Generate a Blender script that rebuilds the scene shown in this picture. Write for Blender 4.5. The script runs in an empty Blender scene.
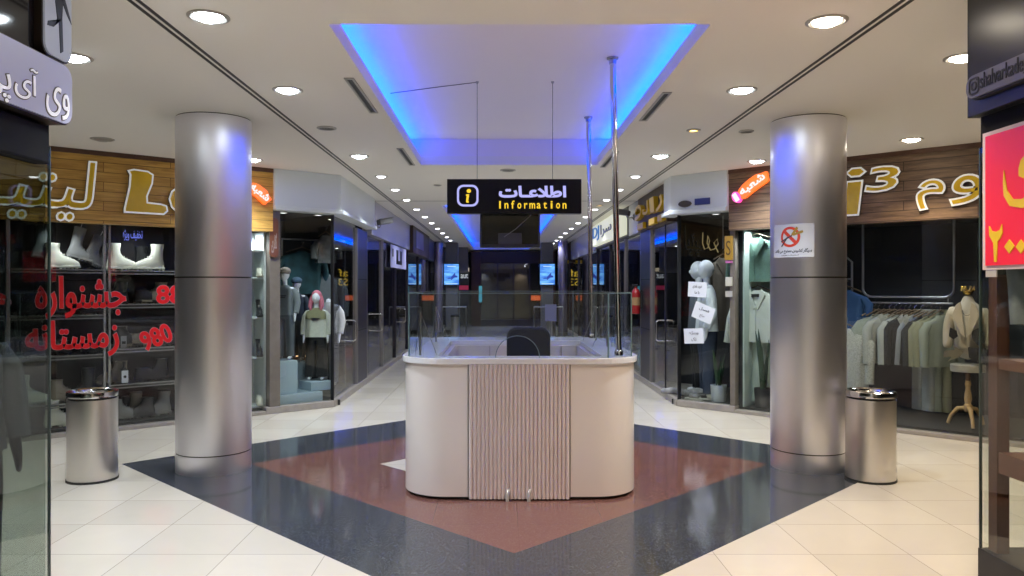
import bpy, math, random, unicodedata
from mathutils import Vector, Matrix
from mathutils.geometry import tessellate_polygon, interpolate_bezier
random.seed(7)
PI = math.pi
sc = bpy.context.scene
COL = sc.collection

# ------------------------------------------------------------------ camera, world, exposure
FPX = 775.0                       # focal length in pixels of the 1024x576 frame
VPX, VPY, EYE = 500.0, 286.0, 1.6 # vanishing point of the corridor, eye height
cam_d = bpy.data.cameras.new('camera')
cam_d.sensor_width = 36.0
cam_d.lens = FPX / 1024 * 36.0
cam_d.shift_x = (512 - VPX) / 1024
cam_d.shift_y = -(288 - VPY) / 1024
cam_d.clip_start = 0.05
cam = bpy.data.objects.new('camera', cam_d)
COL.objects.link(cam)
cam.location = (0, 0, EYE)
cam.rotation_euler = (PI / 2, 0, 0)
sc.camera = cam
w = bpy.data.worlds.new('world'); sc.world = w; w.use_nodes = True
w.node_tree.nodes['Background'].inputs[0].default_value = (.5, .55, .7, 1)
w.node_tree.nodes['Background'].inputs[1].default_value = .02
sc.view_settings.view_transform = 'Standard'
sc.view_settings.look = 'None'
sc.view_settings.gamma = 1
sc.view_settings.use_curve_mapping = False
sc.view_settings.exposure = 0.22
sc.cycles.use_denoising = True
sc.cycles.max_bounces = 10
sc.cycles.transparent_max_bounces = 24
sc.cycles.caustics_reflective = False
sc.cycles.caustics_refractive = False
sc.cycles.sample_clamp_indirect = 4

LAMP_W = 120.0      # watts of one ceiling downlight
COOL = (.90, .96, 1.0); WARM = (1.0, .80, .55); NEUT = (1.0, .93, .84)
BLUE_E = 3.0       # strength of the blue cove strips
FLOOR_Z, CEIL, COF = 0.0, 3.06, 3.37
XL, XR = -2.2, 2.37         # corridor shop fronts
YN = 3.78                   # where the two near shops end

# ------------------------------------------------------------------ places
def at_y(px, py, Y):
    return ((px - VPX) * Y / FPX, Y, EYE - (py - VPY) * Y / FPX)
def at_z(px, py, z):
    Y = (EYE - z) * FPX / (py - VPY)
    return ((px - VPX) * Y / FPX, Y, z)
class Frame:
    """a wall's own axes: x along it to the right, y into the shop, z up"""
    def __init__(s, ox, oy, a):
        s.o = Vector((ox, oy, 0)); s.a = a
        s.X = Vector((math.cos(a), math.sin(a), 0)); s.Y = Vector((-math.sin(a), math.cos(a), 0))
    def loc(s, px, py, d):
        r = Vector(((px - VPX) / FPX, 1, -(py - VPY) / FPX))
        t = (s.o.dot(s.Y) + d) / r.dot(s.Y)
        p = r * t
        q = Vector((p.x, p.y, 0)) - s.o
        return q.dot(s.X), EYE + p.z
    def x(s, px, d=0): return s.loc(px, VPY, d)[0]
    def w(s, x, y, z=0):
        v = s.o + s.X * x + s.Y * y
        return (v.x, v.y, z)
AL = math.atan2(.644, .765); AR = -math.atan2(.69, .724)
LD = Frame(XL, 10.26, AL)      # left diagonal front, corner at x = 0
RD = Frame(XR, 10.34, AR)      # right diagonal front, corner at x = 0
LC = Frame(XL, 0, PI / 2)      # left corridor front: x = world Y
RC = Frame(XR, 0, -PI / 2)     # right corridor front: x = -world Y
W0 = Frame(0, 0, 0)

# ------------------------------------------------------------------ materials
MATS = {}
def mat(name, col, rough=.5, metal=0, emit=None, es=0, var=0, vs=8, bump=0, bs=40, coat=0, alpha=1, spec=None):
    if name in MATS: return MATS[name]
    m = bpy.data.materials.new(name); m.use_nodes = True
    nt = m.node_tree; N = nt.nodes; L = nt.links
    b = N['Principled BSDF']
    b.inputs['Base Color'].default_value = (*col, 1)
    b.inputs['Roughness'].default_value = rough
    b.inputs['Metallic'].default_value = metal
    if spec is not None: b.inputs['Specular IOR Level'].default_value = spec
    if coat: b.inputs['Coat Weight'].default_value = coat; b.inputs['Coat Roughness'].default_value = .05
    if emit: b.inputs['Emission Color'].default_value = (*emit, 1); b.inputs['Emission Strength'].default_value = es
    if alpha < 1: b.inputs['Alpha'].default_value = alpha
    tc = None
    if var or bump:
        tc = N.new('ShaderNodeTexCoord')
    if var:
        n = N.new('ShaderNodeTexNoise'); n.inputs['Scale'].default_value = vs; n.inputs['Detail'].default_value = 5
        L.new(tc.outputs['Object'], n.inputs['Vector'])
        mx = N.new('ShaderNodeMix'); mx.data_type = 'RGBA'
        mx.inputs[6].default_value = (*[c * (1 - var) for c in col], 1)
        mx.inputs[7].default_value = (*[min(1, c * (1 + var)) for c in col], 1)
        L.new(n.outputs['Fac'], mx.inputs[0]); L.new(mx.outputs[2], b.inputs['Base Color'])
    if bump:
        n2 = N.new('ShaderNodeTexNoise'); n2.inputs['Scale'].default_value = bs; n2.inputs['Detail'].default_value = 4
        L.new(tc.outputs['Object'], n2.inputs['Vector'])
        bp = N.new('ShaderNodeBump'); bp.inputs['Strength'].default_value = bump; bp.inputs['Distance'].default_value = .01
        L.new(n2.outputs['Fac'], bp.inputs['Height']); L.new(bp.outputs[0], b.inputs['Normal'])
    MATS[name] = m
    return m
def brushed(m, an=.8, rot=0.0):
    N = m.node_tree.nodes; L = m.node_tree.links; b = N['Principled BSDF']
    t = N.new('ShaderNodeTangent'); t.direction_type = 'RADIAL'; t.axis = 'Z'
    L.new(t.outputs[0], b.inputs['Tangent']); b.inputs['Anisotropic'].default_value = an; b.inputs['Anisotropic Rotation'].default_value = rot
    return m
def emis(name, col, s):
    return mat(name, (0, 0, 0), .5, 0, col, s)

def glass(name, tint=(.93, .97, .95), f0=.045, rough=.0, haze=0):
    m = bpy.data.materials.new(name); m.use_nodes = True
    nt = m.node_tree; N = nt.nodes; L = nt.links
    N.remove(N['Principled BSDF'])
    out = N['Material Output']
    tr = N.new('ShaderNodeBsdfTransparent'); tr.inputs[0].default_value = (*tint, 1)
    gl = N.new('ShaderNodeBsdfGlossy'); gl.inputs['Roughness'].default_value = rough
    lw = N.new('ShaderNodeLayerWeight'); lw.inputs[0].default_value = .5
    pw = N.new('ShaderNodeMath'); pw.operation = 'POWER'; pw.inputs[1].default_value = 5
    mu = N.new('ShaderNodeMath'); mu.operation = 'MULTIPLY_ADD'; mu.inputs[1].default_value = 1 - f0; mu.inputs[2].default_value = f0
    mx = N.new('ShaderNodeMixShader')
    L.new(lw.outputs['Facing'], pw.inputs[0]); L.new(pw.outputs[0], mu.inputs[0])
    L.new(mu.outputs[0], mx.inputs[0]); L.new(tr.outputs[0], mx.inputs[1]); L.new(gl.outputs[0], mx.inputs[2])
    L.new(mx.outputs[0], out.inputs[0])
    MATS[name] = m
    return m

def wood(name, c1, c2, plank=.13, axis='Z', rough=.55):
    """horizontal boards with grain, in the object's own coordinates"""
    m = bpy.data.materials.new(name); m.use_nodes = True
    nt = m.node_tree; N = nt.nodes; L = nt.links; b = N['Principled BSDF']
    tc = N.new('ShaderNodeTexCoord'); sp = N.new('ShaderNodeSeparateXYZ'); L.new(tc.outputs['Object'], sp.inputs[0])
    cb = N.new('ShaderNodeCombineXYZ'); L.new(sp.outputs['X'], cb.inputs[0]); L.new(sp.outputs['Z'], cb.inputs[1])
    br = N.new('ShaderNodeTexBrick'); L.new(cb.outputs[0], br.inputs['Vector'])
    br.inputs['Scale'].default_value = 1; br.inputs['Brick Width'].default_value = 1.4; br.inputs['Row Height'].default_value = plank
    br.inputs['Mortar Size'].default_value = .004; br.inputs['Mortar Smooth'].default_value = .2
    br.inputs['Color1'].default_value = (*c1, 1); br.inputs['Color2'].default_value = (*[(a * .6 + d * .4) for a, d in zip(c1, c2)], 1)
    br.inputs['Mortar'].default_value = (*[c * .25 for c in c2], 1)
    mp = N.new('ShaderNodeMapping'); mp.inputs['Scale'].default_value = (2.2, 2.2, 26); L.new(tc.outputs['Object'], mp.inputs[0])
    no = N.new('ShaderNodeTexNoise'); no.inputs['Scale'].default_value = 1; no.inputs['Detail'].default_value = 8; no.inputs['Roughness'].default_value = .65
    no.inputs['Distortion'].default_value = .6
    L.new(mp.outputs[0], no.inputs['Vector'])
    rp = N.new('ShaderNodeValToRGB'); rp.color_ramp.elements[0].position = .38; rp.color_ramp.elements[1].position = .62
    L.new(no.outputs['Fac'], rp.inputs[0])
    mx = N.new('ShaderNodeMix'); mx.data_type = 'RGBA'; mx.inputs[7].default_value = (*c2, 1)
    ml = N.new('ShaderNodeMath'); ml.operation = 'MULTIPLY'; ml.inputs[1].default_value = .75; L.new(rp.outputs[0], ml.inputs[0])
    L.new(ml.outputs[0], mx.inputs[0]); L.new(br.outputs['Color'], mx.inputs[6])
    L.new(mx.outputs[2], b.inputs['Base Color']); b.inputs['Roughness'].default_value = rough
    bp = N.new('ShaderNodeBump'); bp.inputs['Strength'].default_value = .4; bp.inputs['Distance'].default_value = .01
    L.new(no.outputs['Fac'], bp.inputs['Height']); L.new(bp.outputs[0], b.inputs['Normal'])
    MATS[name] = m
    return m

def floor_material():
    m = bpy.data.materials.new('floor_stone'); m.use_nodes = True
    nt = m.node_tree; N = nt.nodes; L = nt.links; b = N['Principled BSDF']
    tc = N.new('ShaderNodeTexCoord')
    def math_(op, a, bb=None, c=None):
        n = N.new('ShaderNodeMath'); n.operation = op
        for i, v in enumerate((a, bb, c)):
            if v is None: continue
            if isinstance(v, (int, float)): n.inputs[i].default_value = v
            else: L.new(v, n.inputs[i])
        return n.outputs[0]
    def mixc(f, a, bb):
        n = N.new('ShaderNodeMix'); n.data_type = 'RGBA'
        L.new(f, n.inputs[0])
        for i, v in ((6, a), (7, bb)):
            if isinstance(v, tuple): n.inputs[i].default_value = (*v, 1)
            else: L.new(v, n.inputs[i])
        return n.outputs[2]
    mp = N.new('ShaderNodeMapping'); mp.inputs['Location'].default_value = (2.2 + .58 * 20, -5.20 + .58 * 30, 0); L.new(tc.outputs['Object'], mp.inputs[0])
    br = N.new('ShaderNodeTexBrick'); L.new(mp.outputs[0], br.inputs['Vector'])
    br.offset = 0; br.inputs['Scale'].default_value = 1; br.inputs['Brick Width'].default_value = .58; br.inputs['Row Height'].default_value = .58
    br.inputs['Mortar Size'].default_value = .0022; br.inputs['Mortar Smooth'].default_value = .1; br.inputs['Bias'].default_value = -.15
    br.inputs['Color1'].default_value = (.70, .65, .56, 1); br.inputs['Color2'].default_value = (.60, .555, .475, 1); br.inputs['Mortar'].default_value = (.22, .20, .17, 1)
    n1 = N.new('ShaderNodeTexNoise'); n1.inputs['Scale'].default_value = 1.6; n1.inputs['Detail'].default_value = 6; n1.inputs['Distortion'].default_value = 1.2
    L.new(tc.outputs['Object'], n1.inputs['Vector'])
    marble = mixc(math_('MULTIPLY', n1.outputs['Fac'], .5), br.outputs['Color'], (.50, .46, .40))
    # speckles of the granites
    vo = N.new('ShaderNodeTexVoronoi'); vo.inputs['Scale'].default_value = 170; L.new(tc.outputs['Object'], vo.inputs['Vector'])
    vr = N.new('ShaderNodeSeparateColor'); L.new(vo.outputs['Color'], vr.inputs[0])
    fleck = math_('GREATER_THAN', vr.outputs[0], .86)
    fleckm = math_('MULTIPLY', fleck, .5)
    soft = N.new('ShaderNodeTexNoise'); soft.inputs['Scale'].default_value = 110; soft.inputs['Detail'].default_value = 3; L.new(tc.outputs['Object'], soft.inputs['Vector'])
    black = mixc(soft.outputs['Fac'], (.026, .030, .038), (.070, .076, .090))
    black = mixc(math_('MULTIPLY', fleck, .45), black, (.13, .145, .18))
    red = mixc(soft.outputs['Fac'], (.14, .06, .05), (.20, .10, .085))
    red = mixc(math_('MULTIPLY', fleck, .35), red, (.30, .19, .17))
    mort = br.outputs['Fac']
    black = mixc(math_('MULTIPLY', mort, .35), black, (.01, .01, .012))
    red = mixc(math_('MULTIPLY', mort, .2), red, (.07, .03, .025))
    sp = N.new('ShaderNodeSeparateXYZ'); L.new(tc.outputs['Object'], sp.inputs[0])
    dist = math_('ADD', math_('ABSOLUTE', math_('SUBTRACT', sp.outputs['X'], .085)), math_('ABSOLUTE', math_('SUBTRACT', sp.outputs['Y'], 6.97)))
    c = mixc(math_('LESS_THAN', dist, 3.49), marble, black)
    c = mixc(math_('LESS_THAN', dist, 2.33), c, red)
    d2 = math_('ADD', math_('ABSOLUTE', math_('SUBTRACT', sp.outputs['X'], -.03)), math_('ABSOLUTE', math_('SUBTRACT', sp.outputs['Y'], 6.97)))
    c = mixc(math_('LESS_THAN', d2, 1.05), c, marble)
    L.new(c, b.inputs['Base Color'])
    ro = N.new('ShaderNodeTexNoise'); ro.inputs['Scale'].default_value = 3; ro.inputs['Detail'].default_value = 5; L.new(tc.outputs['Object'], ro.inputs['Vector'])
    L.new(math_('MULTIPLY_ADD', ro.outputs['Fac'], .14, .03), b.inputs['Roughness'])
    b.inputs['Specular IOR Level'].default_value = .5
    return m

M_FLOOR = floor_material()
M_CEIL = mat('ceiling_plaster', (.84, .81, .76), .9, bump=.05, bs=6)
M_COF = mat('coffer_plaster', (.84, .79, .84), .9)
M_BLK = mat('black_paint', (.012, .012, .014), .5)
M_SOF = mat('soffit_black', (.006, .006, .008), .75, spec=.15)
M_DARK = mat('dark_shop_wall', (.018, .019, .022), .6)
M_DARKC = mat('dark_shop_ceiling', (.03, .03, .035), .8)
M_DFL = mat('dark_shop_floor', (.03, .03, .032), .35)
M_CHROME = mat('chrome', (.62, .62, .64), .12, 1)
M_ALU = mat('aluminium', (.36, .36, .38), .3, 1)
M_STEEL = mat('satin_steel', (.74, .71, .68), .30, 1)
M_WHITE = mat('white_board', (.62, .66, .68), .45)
M_PAPER = mat('white_paper', (.72, .74, .80), .7)
M_STONE = mat('kerb_stone', (.33, .30, .27), .35, var=.25, vs=12)
M_GLASS = glass('shop_glass', (.95, .97, .96), .035)
M_REFL = glass('reflecting_glass', (.80, .82, .84), .11)
M_GREEN = glass('green_edge_glass', (.76, .80, .77), .045)
M_SCREEN = glass('desk_glass', (.93, .96, .97), .015)
M_EDGE = mat('glass_edge', (.16, .23, .24), .2)
M_WOODL = wood('golden_boards', (.72, .43, .10), (.38, .19, .035), .105)
M_WOODR = wood('walnut_boards', (.27, .17, .10), (.06, .036, .022), .105)
M_WOODB = mat('turned_wood', (.50, .33, .15), .45, var=.2, vs=30)
M_BROWN = mat('brown_timber', (.10, .045, .025), .5, var=.3, vs=15)
M_GOLD = mat('gold_foil', (.92, .55, .03), .30, .5, var=.25, vs=6, bump=.15, bs=9)
M_RED = mat('red_vinyl', (.80, .008, .012), .4)
M_RUBBER = mat('black_rubber', (.015, .015, .015), .6)
M_COLM = mat('brushed_column_metal', (.92, .91, .96), .37, 1)
brushed(M_COLM, .75); brushed(M_STEEL, .8)
M_LAMPRIM = mat('lamp_rim', (.45, .43, .41), .35, .6)
M_LITC = emis('lamp_lens_cool', (.85, .95, 1), 45)
M_LITW = emis('lamp_lens_warm', (1, .88, .70), 45)
M_OFF = mat('lamp_lens_dull', (.35, .33, .30), .4)
M_LED = emis('blue_cove_led', (.0, .14, 1), BLUE_E)

# ------------------------------------------------------------------ mesh building
class MB:
    def __init__(s): s.v = []; s.f = []; s.T = Matrix.Identity(4)
    def add(s, vs, fs):
        n = len(s.v)
        s.v += [tuple(s.T @ Vector(v)) for v in vs]
        s.f += [tuple(i + n for i in f) for f in fs]
        return s
    def box(s, x0, x1, y0, y1, z0, z1):
        return s.add([(x0, y0, z0), (x1, y0, z0), (x1, y1, z0), (x0, y1, z0), (x0, y0, z1), (x1, y0, z1), (x1, y1, z1), (x0, y1, z1)],
                     [(0, 3, 2, 1), (4, 5, 6, 7), (0, 1, 5, 4), (1, 2, 6, 5), (2, 3, 7, 6), (3, 0, 4, 7)])
    def tube(s, pts, r, n=12, caps=True, closed=False):
        pts = [Vector(p) for p in pts]; m = len(pts)
        rs = r if isinstance(r, (list, tuple)) else [r] * m
        vs = []; up = None
        for i, p in enumerate(pts):
            a = pts[(i - 1) % m] if (i > 0 or closed) else p
            b = pts[(i + 1) % m] if (i < m - 1 or closed) else p
            t = (b - a).normalized()
            if up is None:
                up = Vector((0, 0, 1)) if abs(t.z) < .9 else Vector((1, 0, 0))
            sd = t.cross(up).normalized(); up = sd.cross(t).normalized()
            for k in range(n):
                q = 2 * PI * k / n
                vs.append(p + (sd * math.cos(q) + up * math.sin(q)) * rs[i])
        fs = []
        for i in range(m if closed else m - 1):
            j = (i + 1) % m
            for k in range(n):
                l = (k + 1) % n
                fs.append((i * n + k, i * n + l, j * n + l, j * n + k))
        if caps and not closed:
            fs.append(tuple(range(n))[::-1]); fs.append(tuple((m - 1) * n + k for k in range(n)))
        return s.add(vs, fs)
    def lathe(s, prof, n=32, cx=0, cy=0, cap=True):
        vs = []; m = len(prof)
        for r, z in prof:
            for k in range(n):
                q = 2 * PI * k / n; vs.append((cx + r * math.cos(q), cy + r * math.sin(q), z))
        fs = []
        for i in range(m - 1):
            for k in range(n):
                l = (k + 1) % n; fs.append((i * n + k, i * n + l, (i + 1) * n + l, (i + 1) * n + k))
        if cap:
            fs.append(tuple(range(n))[::-1]); fs.append(tuple((m - 1) * n + k for k in range(n)))
        return s.add(vs, fs)
    def prism(s, poly, a, b, axis='z'):
        """extrude a 2D polygon; axis z: poly is (x, y); axis y: poly is (x, z)"""
        n = len(poly)
        area = sum(poly[i][0] * poly[(i + 1) % n][1] - poly[(i + 1) % n][0] * poly[i][1] for i in range(n))
        if (area < 0) == (axis == 'z'): poly = poly[::-1]
        P = (lambda p, h: (p[0], p[1], h)) if axis == 'z' else (lambda p, h: (p[0], h, p[1]))
        vs = [P(p, a) for p in poly] + [P(p, b) for p in poly]
        fs = [tuple(range(n))[::-1], tuple(range(n, 2 * n))] + [(i, (i + 1) % n, n + (i + 1) % n, n + i) for i in range(n)]
        return s.add(vs, fs)
    def ring(s, outer, inner, z0, z1):
        n = len(outer)
        vs = [(*p, z0) for p in outer] + [(*p, z1) for p in outer] + [(*p, z0) for p in inner] + [(*p, z1) for p in inner]
        fs = []
        for i in range(n):
            j = (i + 1) % n
            fs += [(i, j, n + j, n + i), (2 * n + j, 2 * n + i, 3 * n + i, 3 * n + j), (n + i, n + j, 3 * n + j, 3 * n + i), (j, i, 2 * n + i, 2 * n + j)]
        return s.add(vs, fs)
    def ball(s, c, r, n=14, m=8):
        rx, ry, rz = r if isinstance(r, tuple) else (r, r, r)
        vs = [(c[0], c[1], c[2] - rz)]
        for i in range(1, m):
            t = -PI / 2 + PI * i / m
            for k in range(n):
                q = 2 * PI * k / n
                vs.append((c[0] + rx * math.cos(t) * math.cos(q), c[1] + ry * math.cos(t) * math.sin(q), c[2] + rz * math.sin(t)))
        vs.append((c[0], c[1], c[2] + rz)); top = len(vs) - 1
        fs = [(0, 1 + (k + 1) % n, 1 + k) for k in range(n)]
        for i in range(m - 2):
            for k in range(n):
                l = (k + 1) % n; a = 1 + i * n; b = a + n
                fs.append((a + k, a + l, b + l, b + k))
        a = 1 + (m - 2) * n
        fs += [(a + k, a + (k + 1) % n, top) for k in range(n)]
        return s.add(vs, fs)
    def build(s, name, m, parent=None, smooth=False, bevel=0, loc=None, rz=0):
        me = bpy.data.meshes.new(name); me.from_pydata(s.v, [], s.f)
        for mm in (m if isinstance(m, list) else [m]): me.materials.append(mm)
        if smooth:
            me.shade_smooth()
            me.set_sharp_from_angle(angle=math.radians(38))
        o = bpy.data.objects.new(name, me); COL.objects.link(o)
        if parent: o.parent = parent
        if loc: o.location = loc
        if rz: o.rotation_euler.z = rz
        if bevel:
            b = o.modifiers.new('bevel', 'BEVEL'); b.width = bevel; b.segments = 2; b.limit_method = 'ANGLE'; b.angle_limit = math.radians(50)
        return o

def tag(o, label, cat, group=None, kind=None):
    o['label'] = label; o['category'] = cat
    if group: o['group'] = group
    if kind: o['kind'] = kind
    return o
def thing(name, label, cat, loc=(0, 0, 0), rz=0, group=None):
    o = bpy.data.objects.new(name, None); COL.objects.link(o)
    o.empty_display_size = .1; o.location = loc; o.rotation_euler.z = rz
    return tag(o, label, cat, group)
def struct(name, mb, m, smooth=False, bevel=0, loc=None, rz=0):
    o = mb.build(name, m, None, smooth, bevel, loc, rz); o['kind'] = 'structure'
    return o
def dup(root, loc, rz=None, label=None, group=None, swap=None):
    def cp(o, par):
        c = o.copy(); COL.objects.link(c)
        if par: c.parent = par
        if swap and c.type == 'MESH' and c.data.materials and c.data.materials[0].name in swap:
            c.data = c.data.copy(); c.data.materials[0] = swap[o.data.materials[0].name]
        for ch in list(o.children): cp(ch, c)
        return c
    r = cp(root, None); r.location = loc
    if rz is not None: r.rotation_euler.z = rz
    if label: r['label'] = label
    if group: r['group'] = group
    return r
def skin(name, pts, edges, rad, m, parent=None, sub=1, sy=1.0, sx=1.0, cut=None):
    """one continuous surface grown round a skeleton, baked to a mesh"""
    me = bpy.data.meshes.new('t'); me.from_pydata([(p[0], p[1], p[2]) for p in pts], edges, [])
    o = bpy.data.objects.new('t', me); COL.objects.link(o)
    md = o.modifiers.new('s', 'SKIN'); md.use_smooth_shade = True
    md.branch_smoothing = .6
    for i, r in enumerate(rad):
        sv = me.skin_vertices[0].data[i]; rr = r if isinstance(r, tuple) else (r, r)
        sv.radius = rr; sv.use_root = (i == 0)
    if sub: sb = o.modifiers.new('u', 'SUBSURF'); sb.levels = sub; sb.render_levels = sub
    dg = bpy.context.evaluated_depsgraph_get(); dg.update()
    nm = bpy.data.meshes.new_from_object(o.evaluated_get(dg)); nm.name = name
    bpy.data.objects.remove(o)
    for v in nm.vertices: v.co.y *= sy; v.co.x *= sx
    nm.materials.clear(); nm.materials.append(m); nm.shade_smooth()
    ob = bpy.data.objects.new(name, nm); COL.objects.link(ob)
    if parent: ob.parent = parent
    return ob

# ------------------------------------------------------------------ lettering
def _forms():
    d = {}
    for cp in list(range(0xFB50, 0xFDFF)) + list(range(0xFE70, 0xFEFD)):
        p = unicodedata.decomposition(chr(cp)).split()
        if p and p[0] in ('<isolated>', '<final>', '<initial>', '<medial>'):
            d.setdefault(''.join(chr(int(x, 16)) for x in p[1:]), {})[p[0][1:4]] = chr(cp)
    return d
FORMS = _forms()
def shape(s):
    units = []; i = 0
    while i < len(s):
        if s[i] == 'ل' and s[i:i + 2] in FORMS and len(s[i:i + 2]) == 2: units.append(s[i:i + 2]); i += 2
        else: units.append(s[i]); i += 1
    dual = lambda u: u == 'ـ' or (u in FORMS and 'med' in FORMS[u])
    con = lambda u: u == 'ـ' or (u in FORMS and 'fin' in FORMS[u])
    r = []
    for i, u in enumerate(units):
        p = i > 0 and dual(units[i - 1]) and con(u)
        q = i < len(units) - 1 and dual(u) and con(units[i + 1])
        k = 'med' if p and q else 'fin' if p else 'ini' if q else 'iso'
        r.append(FORMS.get(u, {}).get(k, u))
    return ''.join(reversed(r))
def contours(text, res=5, step=.004):
    c = bpy.data.curves.new('t', 'FONT'); c.body = text; c.size = 1
    o = bpy.data.objects.new('t', c); COL.objects.link(o)
    dg = bpy.context.evaluated_depsgraph_get(); dg.update()
    cu = o.evaluated_get(dg).to_curve(dg, apply_modifiers=False)
    loops = []
    for sp in cu.splines:
        bp = sp.bezier_points; n = len(bp); pts = []
        for i in range(n):
            a, b = bp[i], bp[(i + 1) % n]
            straight = (a.handle_right - a.co).cross(b.co - a.co).length < 1e-6 and (b.handle_left - b.co).cross(b.co - a.co).length < 1e-6
            k = 1 if straight else res
            seg = interpolate_bezier(a.co, a.handle_right, b.handle_left, b.co, k + 1)
            pts += [(p.x, p.y) for p in seg[:-1]]
        q = [pts[0]]
        for p in pts[1:]:
            if math.dist(p, q[-1]) > step: q.append(p)
        if len(q) > 2: loops.append(q)
    o.evaluated_get(dg).to_curve_clear()
    bpy.data.objects.remove(o)
    return loops
def sarea(l): return sum(l[i][0] * l[(i + 1) % len(l)][1] - l[(i + 1) % len(l)][0] * l[i][1] for i in range(len(l))) / 2
def inside(p, l):
    r = False; n = len(l)
    for i in range(n):
        a, b = l[i], l[(i + 1) % n]
        if (a[1] > p[1]) != (b[1] > p[1]) and p[0] < (b[0] - a[0]) * (p[1] - a[1]) / (b[1] - a[1]) + a[0]: r = not r
    return r
def offs(l, d):
    """move a loop outward to its right-hand side by d"""
    n = len(l); o = []
    for i in range(n):
        a, p, b = Vector(l[i - 1]), Vector(l[i]), Vector(l[(i + 1) % n])
        e1 = (p - a).normalized(); e2 = (b - p).normalized()
        n1 = Vector((e1.y, -e1.x)); n2 = Vector((e2.y, -e2.x)); m = n1 + n2
        if m.length < .2: m = n1
        m.normalize(); k = 1 / max(.6, m.dot(n1))
        o.append((p.x + m.x * d * k, p.y + m.y * d * k))
    return o
def text_groups(text, res=5, step=.004):
    L = contours(text, res, step)
    big = max(L, key=lambda l: abs(sarea(l))); sg = 1 if sarea(big) > 0 else -1
    if sg < 0: L = [l[::-1] for l in L]
    outer = [l for l in L if sarea(l) > 0]; holes = [l for l in L if sarea(l) < 0]
    return [(o, [h for h in holes if inside(h[0], o)]) for o in outer]
def put_groups(mb, groups, fit, y0, y1, bold=0, skew=0, bounds=None):
    """fit = (x0, x1, z0, z1): the rectangle the writing fills; faces -y"""
    allp = [p for o, hs in groups for p in o] if bounds is None else bounds
    ax, bx_ = min(p[0] for p in allp), max(p[0] for p in allp); az, bz = min(p[1] for p in allp), max(p[1] for p in allp)
    x0, x1, z0, z1 = fit
    kx = (x1 - x0) / (bx_ - ax); kz = (z1 - z0) / (bz - az)
    F = lambda p: (x0 + (p[0] - ax) * kx + skew * (p[1] - az) * kz, z0 + (p[1] - az) * kz)
    for o, hs in groups:
        loops = [[F(p) for p in l] for l in [o] + hs]
        if bold: loops = [offs(l, bold) for l in loops]
        flat = [p for l in loops for p in l]
        tri = tessellate_polygon([[Vector((p[0], p[1], 0)) for p in l] for l in loops])
        n = len(flat)
        vs = [(p[0], y0, p[1]) for p in flat] + [(p[0], y1, p[1]) for p in flat]
        fs = []
        for t in tri:
            a, b, c = [flat[i] for i in t]
            if (b[0] - a[0]) * (c[1] - a[1]) - (c[0] - a[0]) * (b[1] - a[1]) < 0: t = (t[0], t[2], t[1])
            fs.append(tuple(t)); fs.append((t[2] + n, t[1] + n, t[0] + n))
        k = 0
        for l in loops:
            for i in range(len(l)):
                a, b = k + i, k + (i + 1) % len(l); fs.append((b, a, a + n, b + n))
            k += len(l)
        mb.add(vs, fs)
    return mb
def lettering(name, text, fit, m, parent, y0=-.004, y1=0, bold=0, skew=0, arabic=False, rot=None, **k):
    mb = MB()
    if rot: c = ((fit[0] + fit[1]) / 2, 0, (fit[2] + fit[3]) / 2); mb.T = Matrix.Translation(c) @ Matrix.Rotation(rot, 4, 'Y') @ Matrix.Translation([-q for q in c])
    put_groups(mb, text_groups(shape(text) if arabic else text), fit, y0, y1, bold, skew)
    return mb.build(name, m, parent, **k)
def rrect(x0, x1, z0, z1, r, n=6):
    p = []
    for cx, cz, a in ((x1 - r, z0 + r, -PI / 2), (x1 - r, z1 - r, 0), (x0 + r, z1 - r, PI / 2), (x0 + r, z0 + r, PI)):
        for i in range(n + 1):
            q = a + PI / 2 * i / n; p.append((cx + r * math.cos(q), cz + r * math.sin(q)))
    return p
ORD = 'first second third fourth fifth sixth seventh eighth ninth tenth eleventh twelfth thirteenth fourteenth fifteenth sixteenth seventeenth eighteenth nineteenth twentieth'.split()

# ================================================================== the hall
CX0, CX1, C1A, C1B, C2A, C2B = -.955, 1.175, 4.325, 9.35, 14.0, 31.0
LIP, YF = 3.167, 33.5
struct('floor', MB().box(-8, 8, -5, 34, -.1, 0), M_FLOOR)
cm = MB()
cm.box(-8, CX0, -5, 12, CEIL, LIP); cm.box(-8, -1.06, 12, 34, CEIL, LIP); cm.box(CX1, 8, -5, 34, CEIL, LIP)
cm.box(CX0, CX1, -5, C1A, CEIL, LIP); cm.box(CX0, CX1, C1B, 12, CEIL, LIP); cm.box(-1.06, CX1, 12, C2A, CEIL, LIP); cm.box(-1.06, CX1, C2B, 34, CEIL, LIP)
struct('ceiling', cm, M_CEIL)
for a, b, nm in ((C1A, C1B, 'ceiling_near_coffer'), (C2A, C2B, 'ceiling_far_coffer')):
    m = MB(); x0, x1 = (CX0 if a < 10 else -1.06) - .2, CX1 + .2
    m.box(x0 - .05, x1 + .05, a - .05, b + .05, COF, COF + .05)
    m.box(x0 - .05, x0, a - .05, b + .05, LIP, COF); m.box(x1, x1 + .05, a - .05, b + .05, LIP, COF)
    m.box(x0, x1, a - .05, a, LIP, COF); m.box(x0, x1, b, b + .05, LIP, COF)
    struct(nm, m, M_COF)
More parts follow.
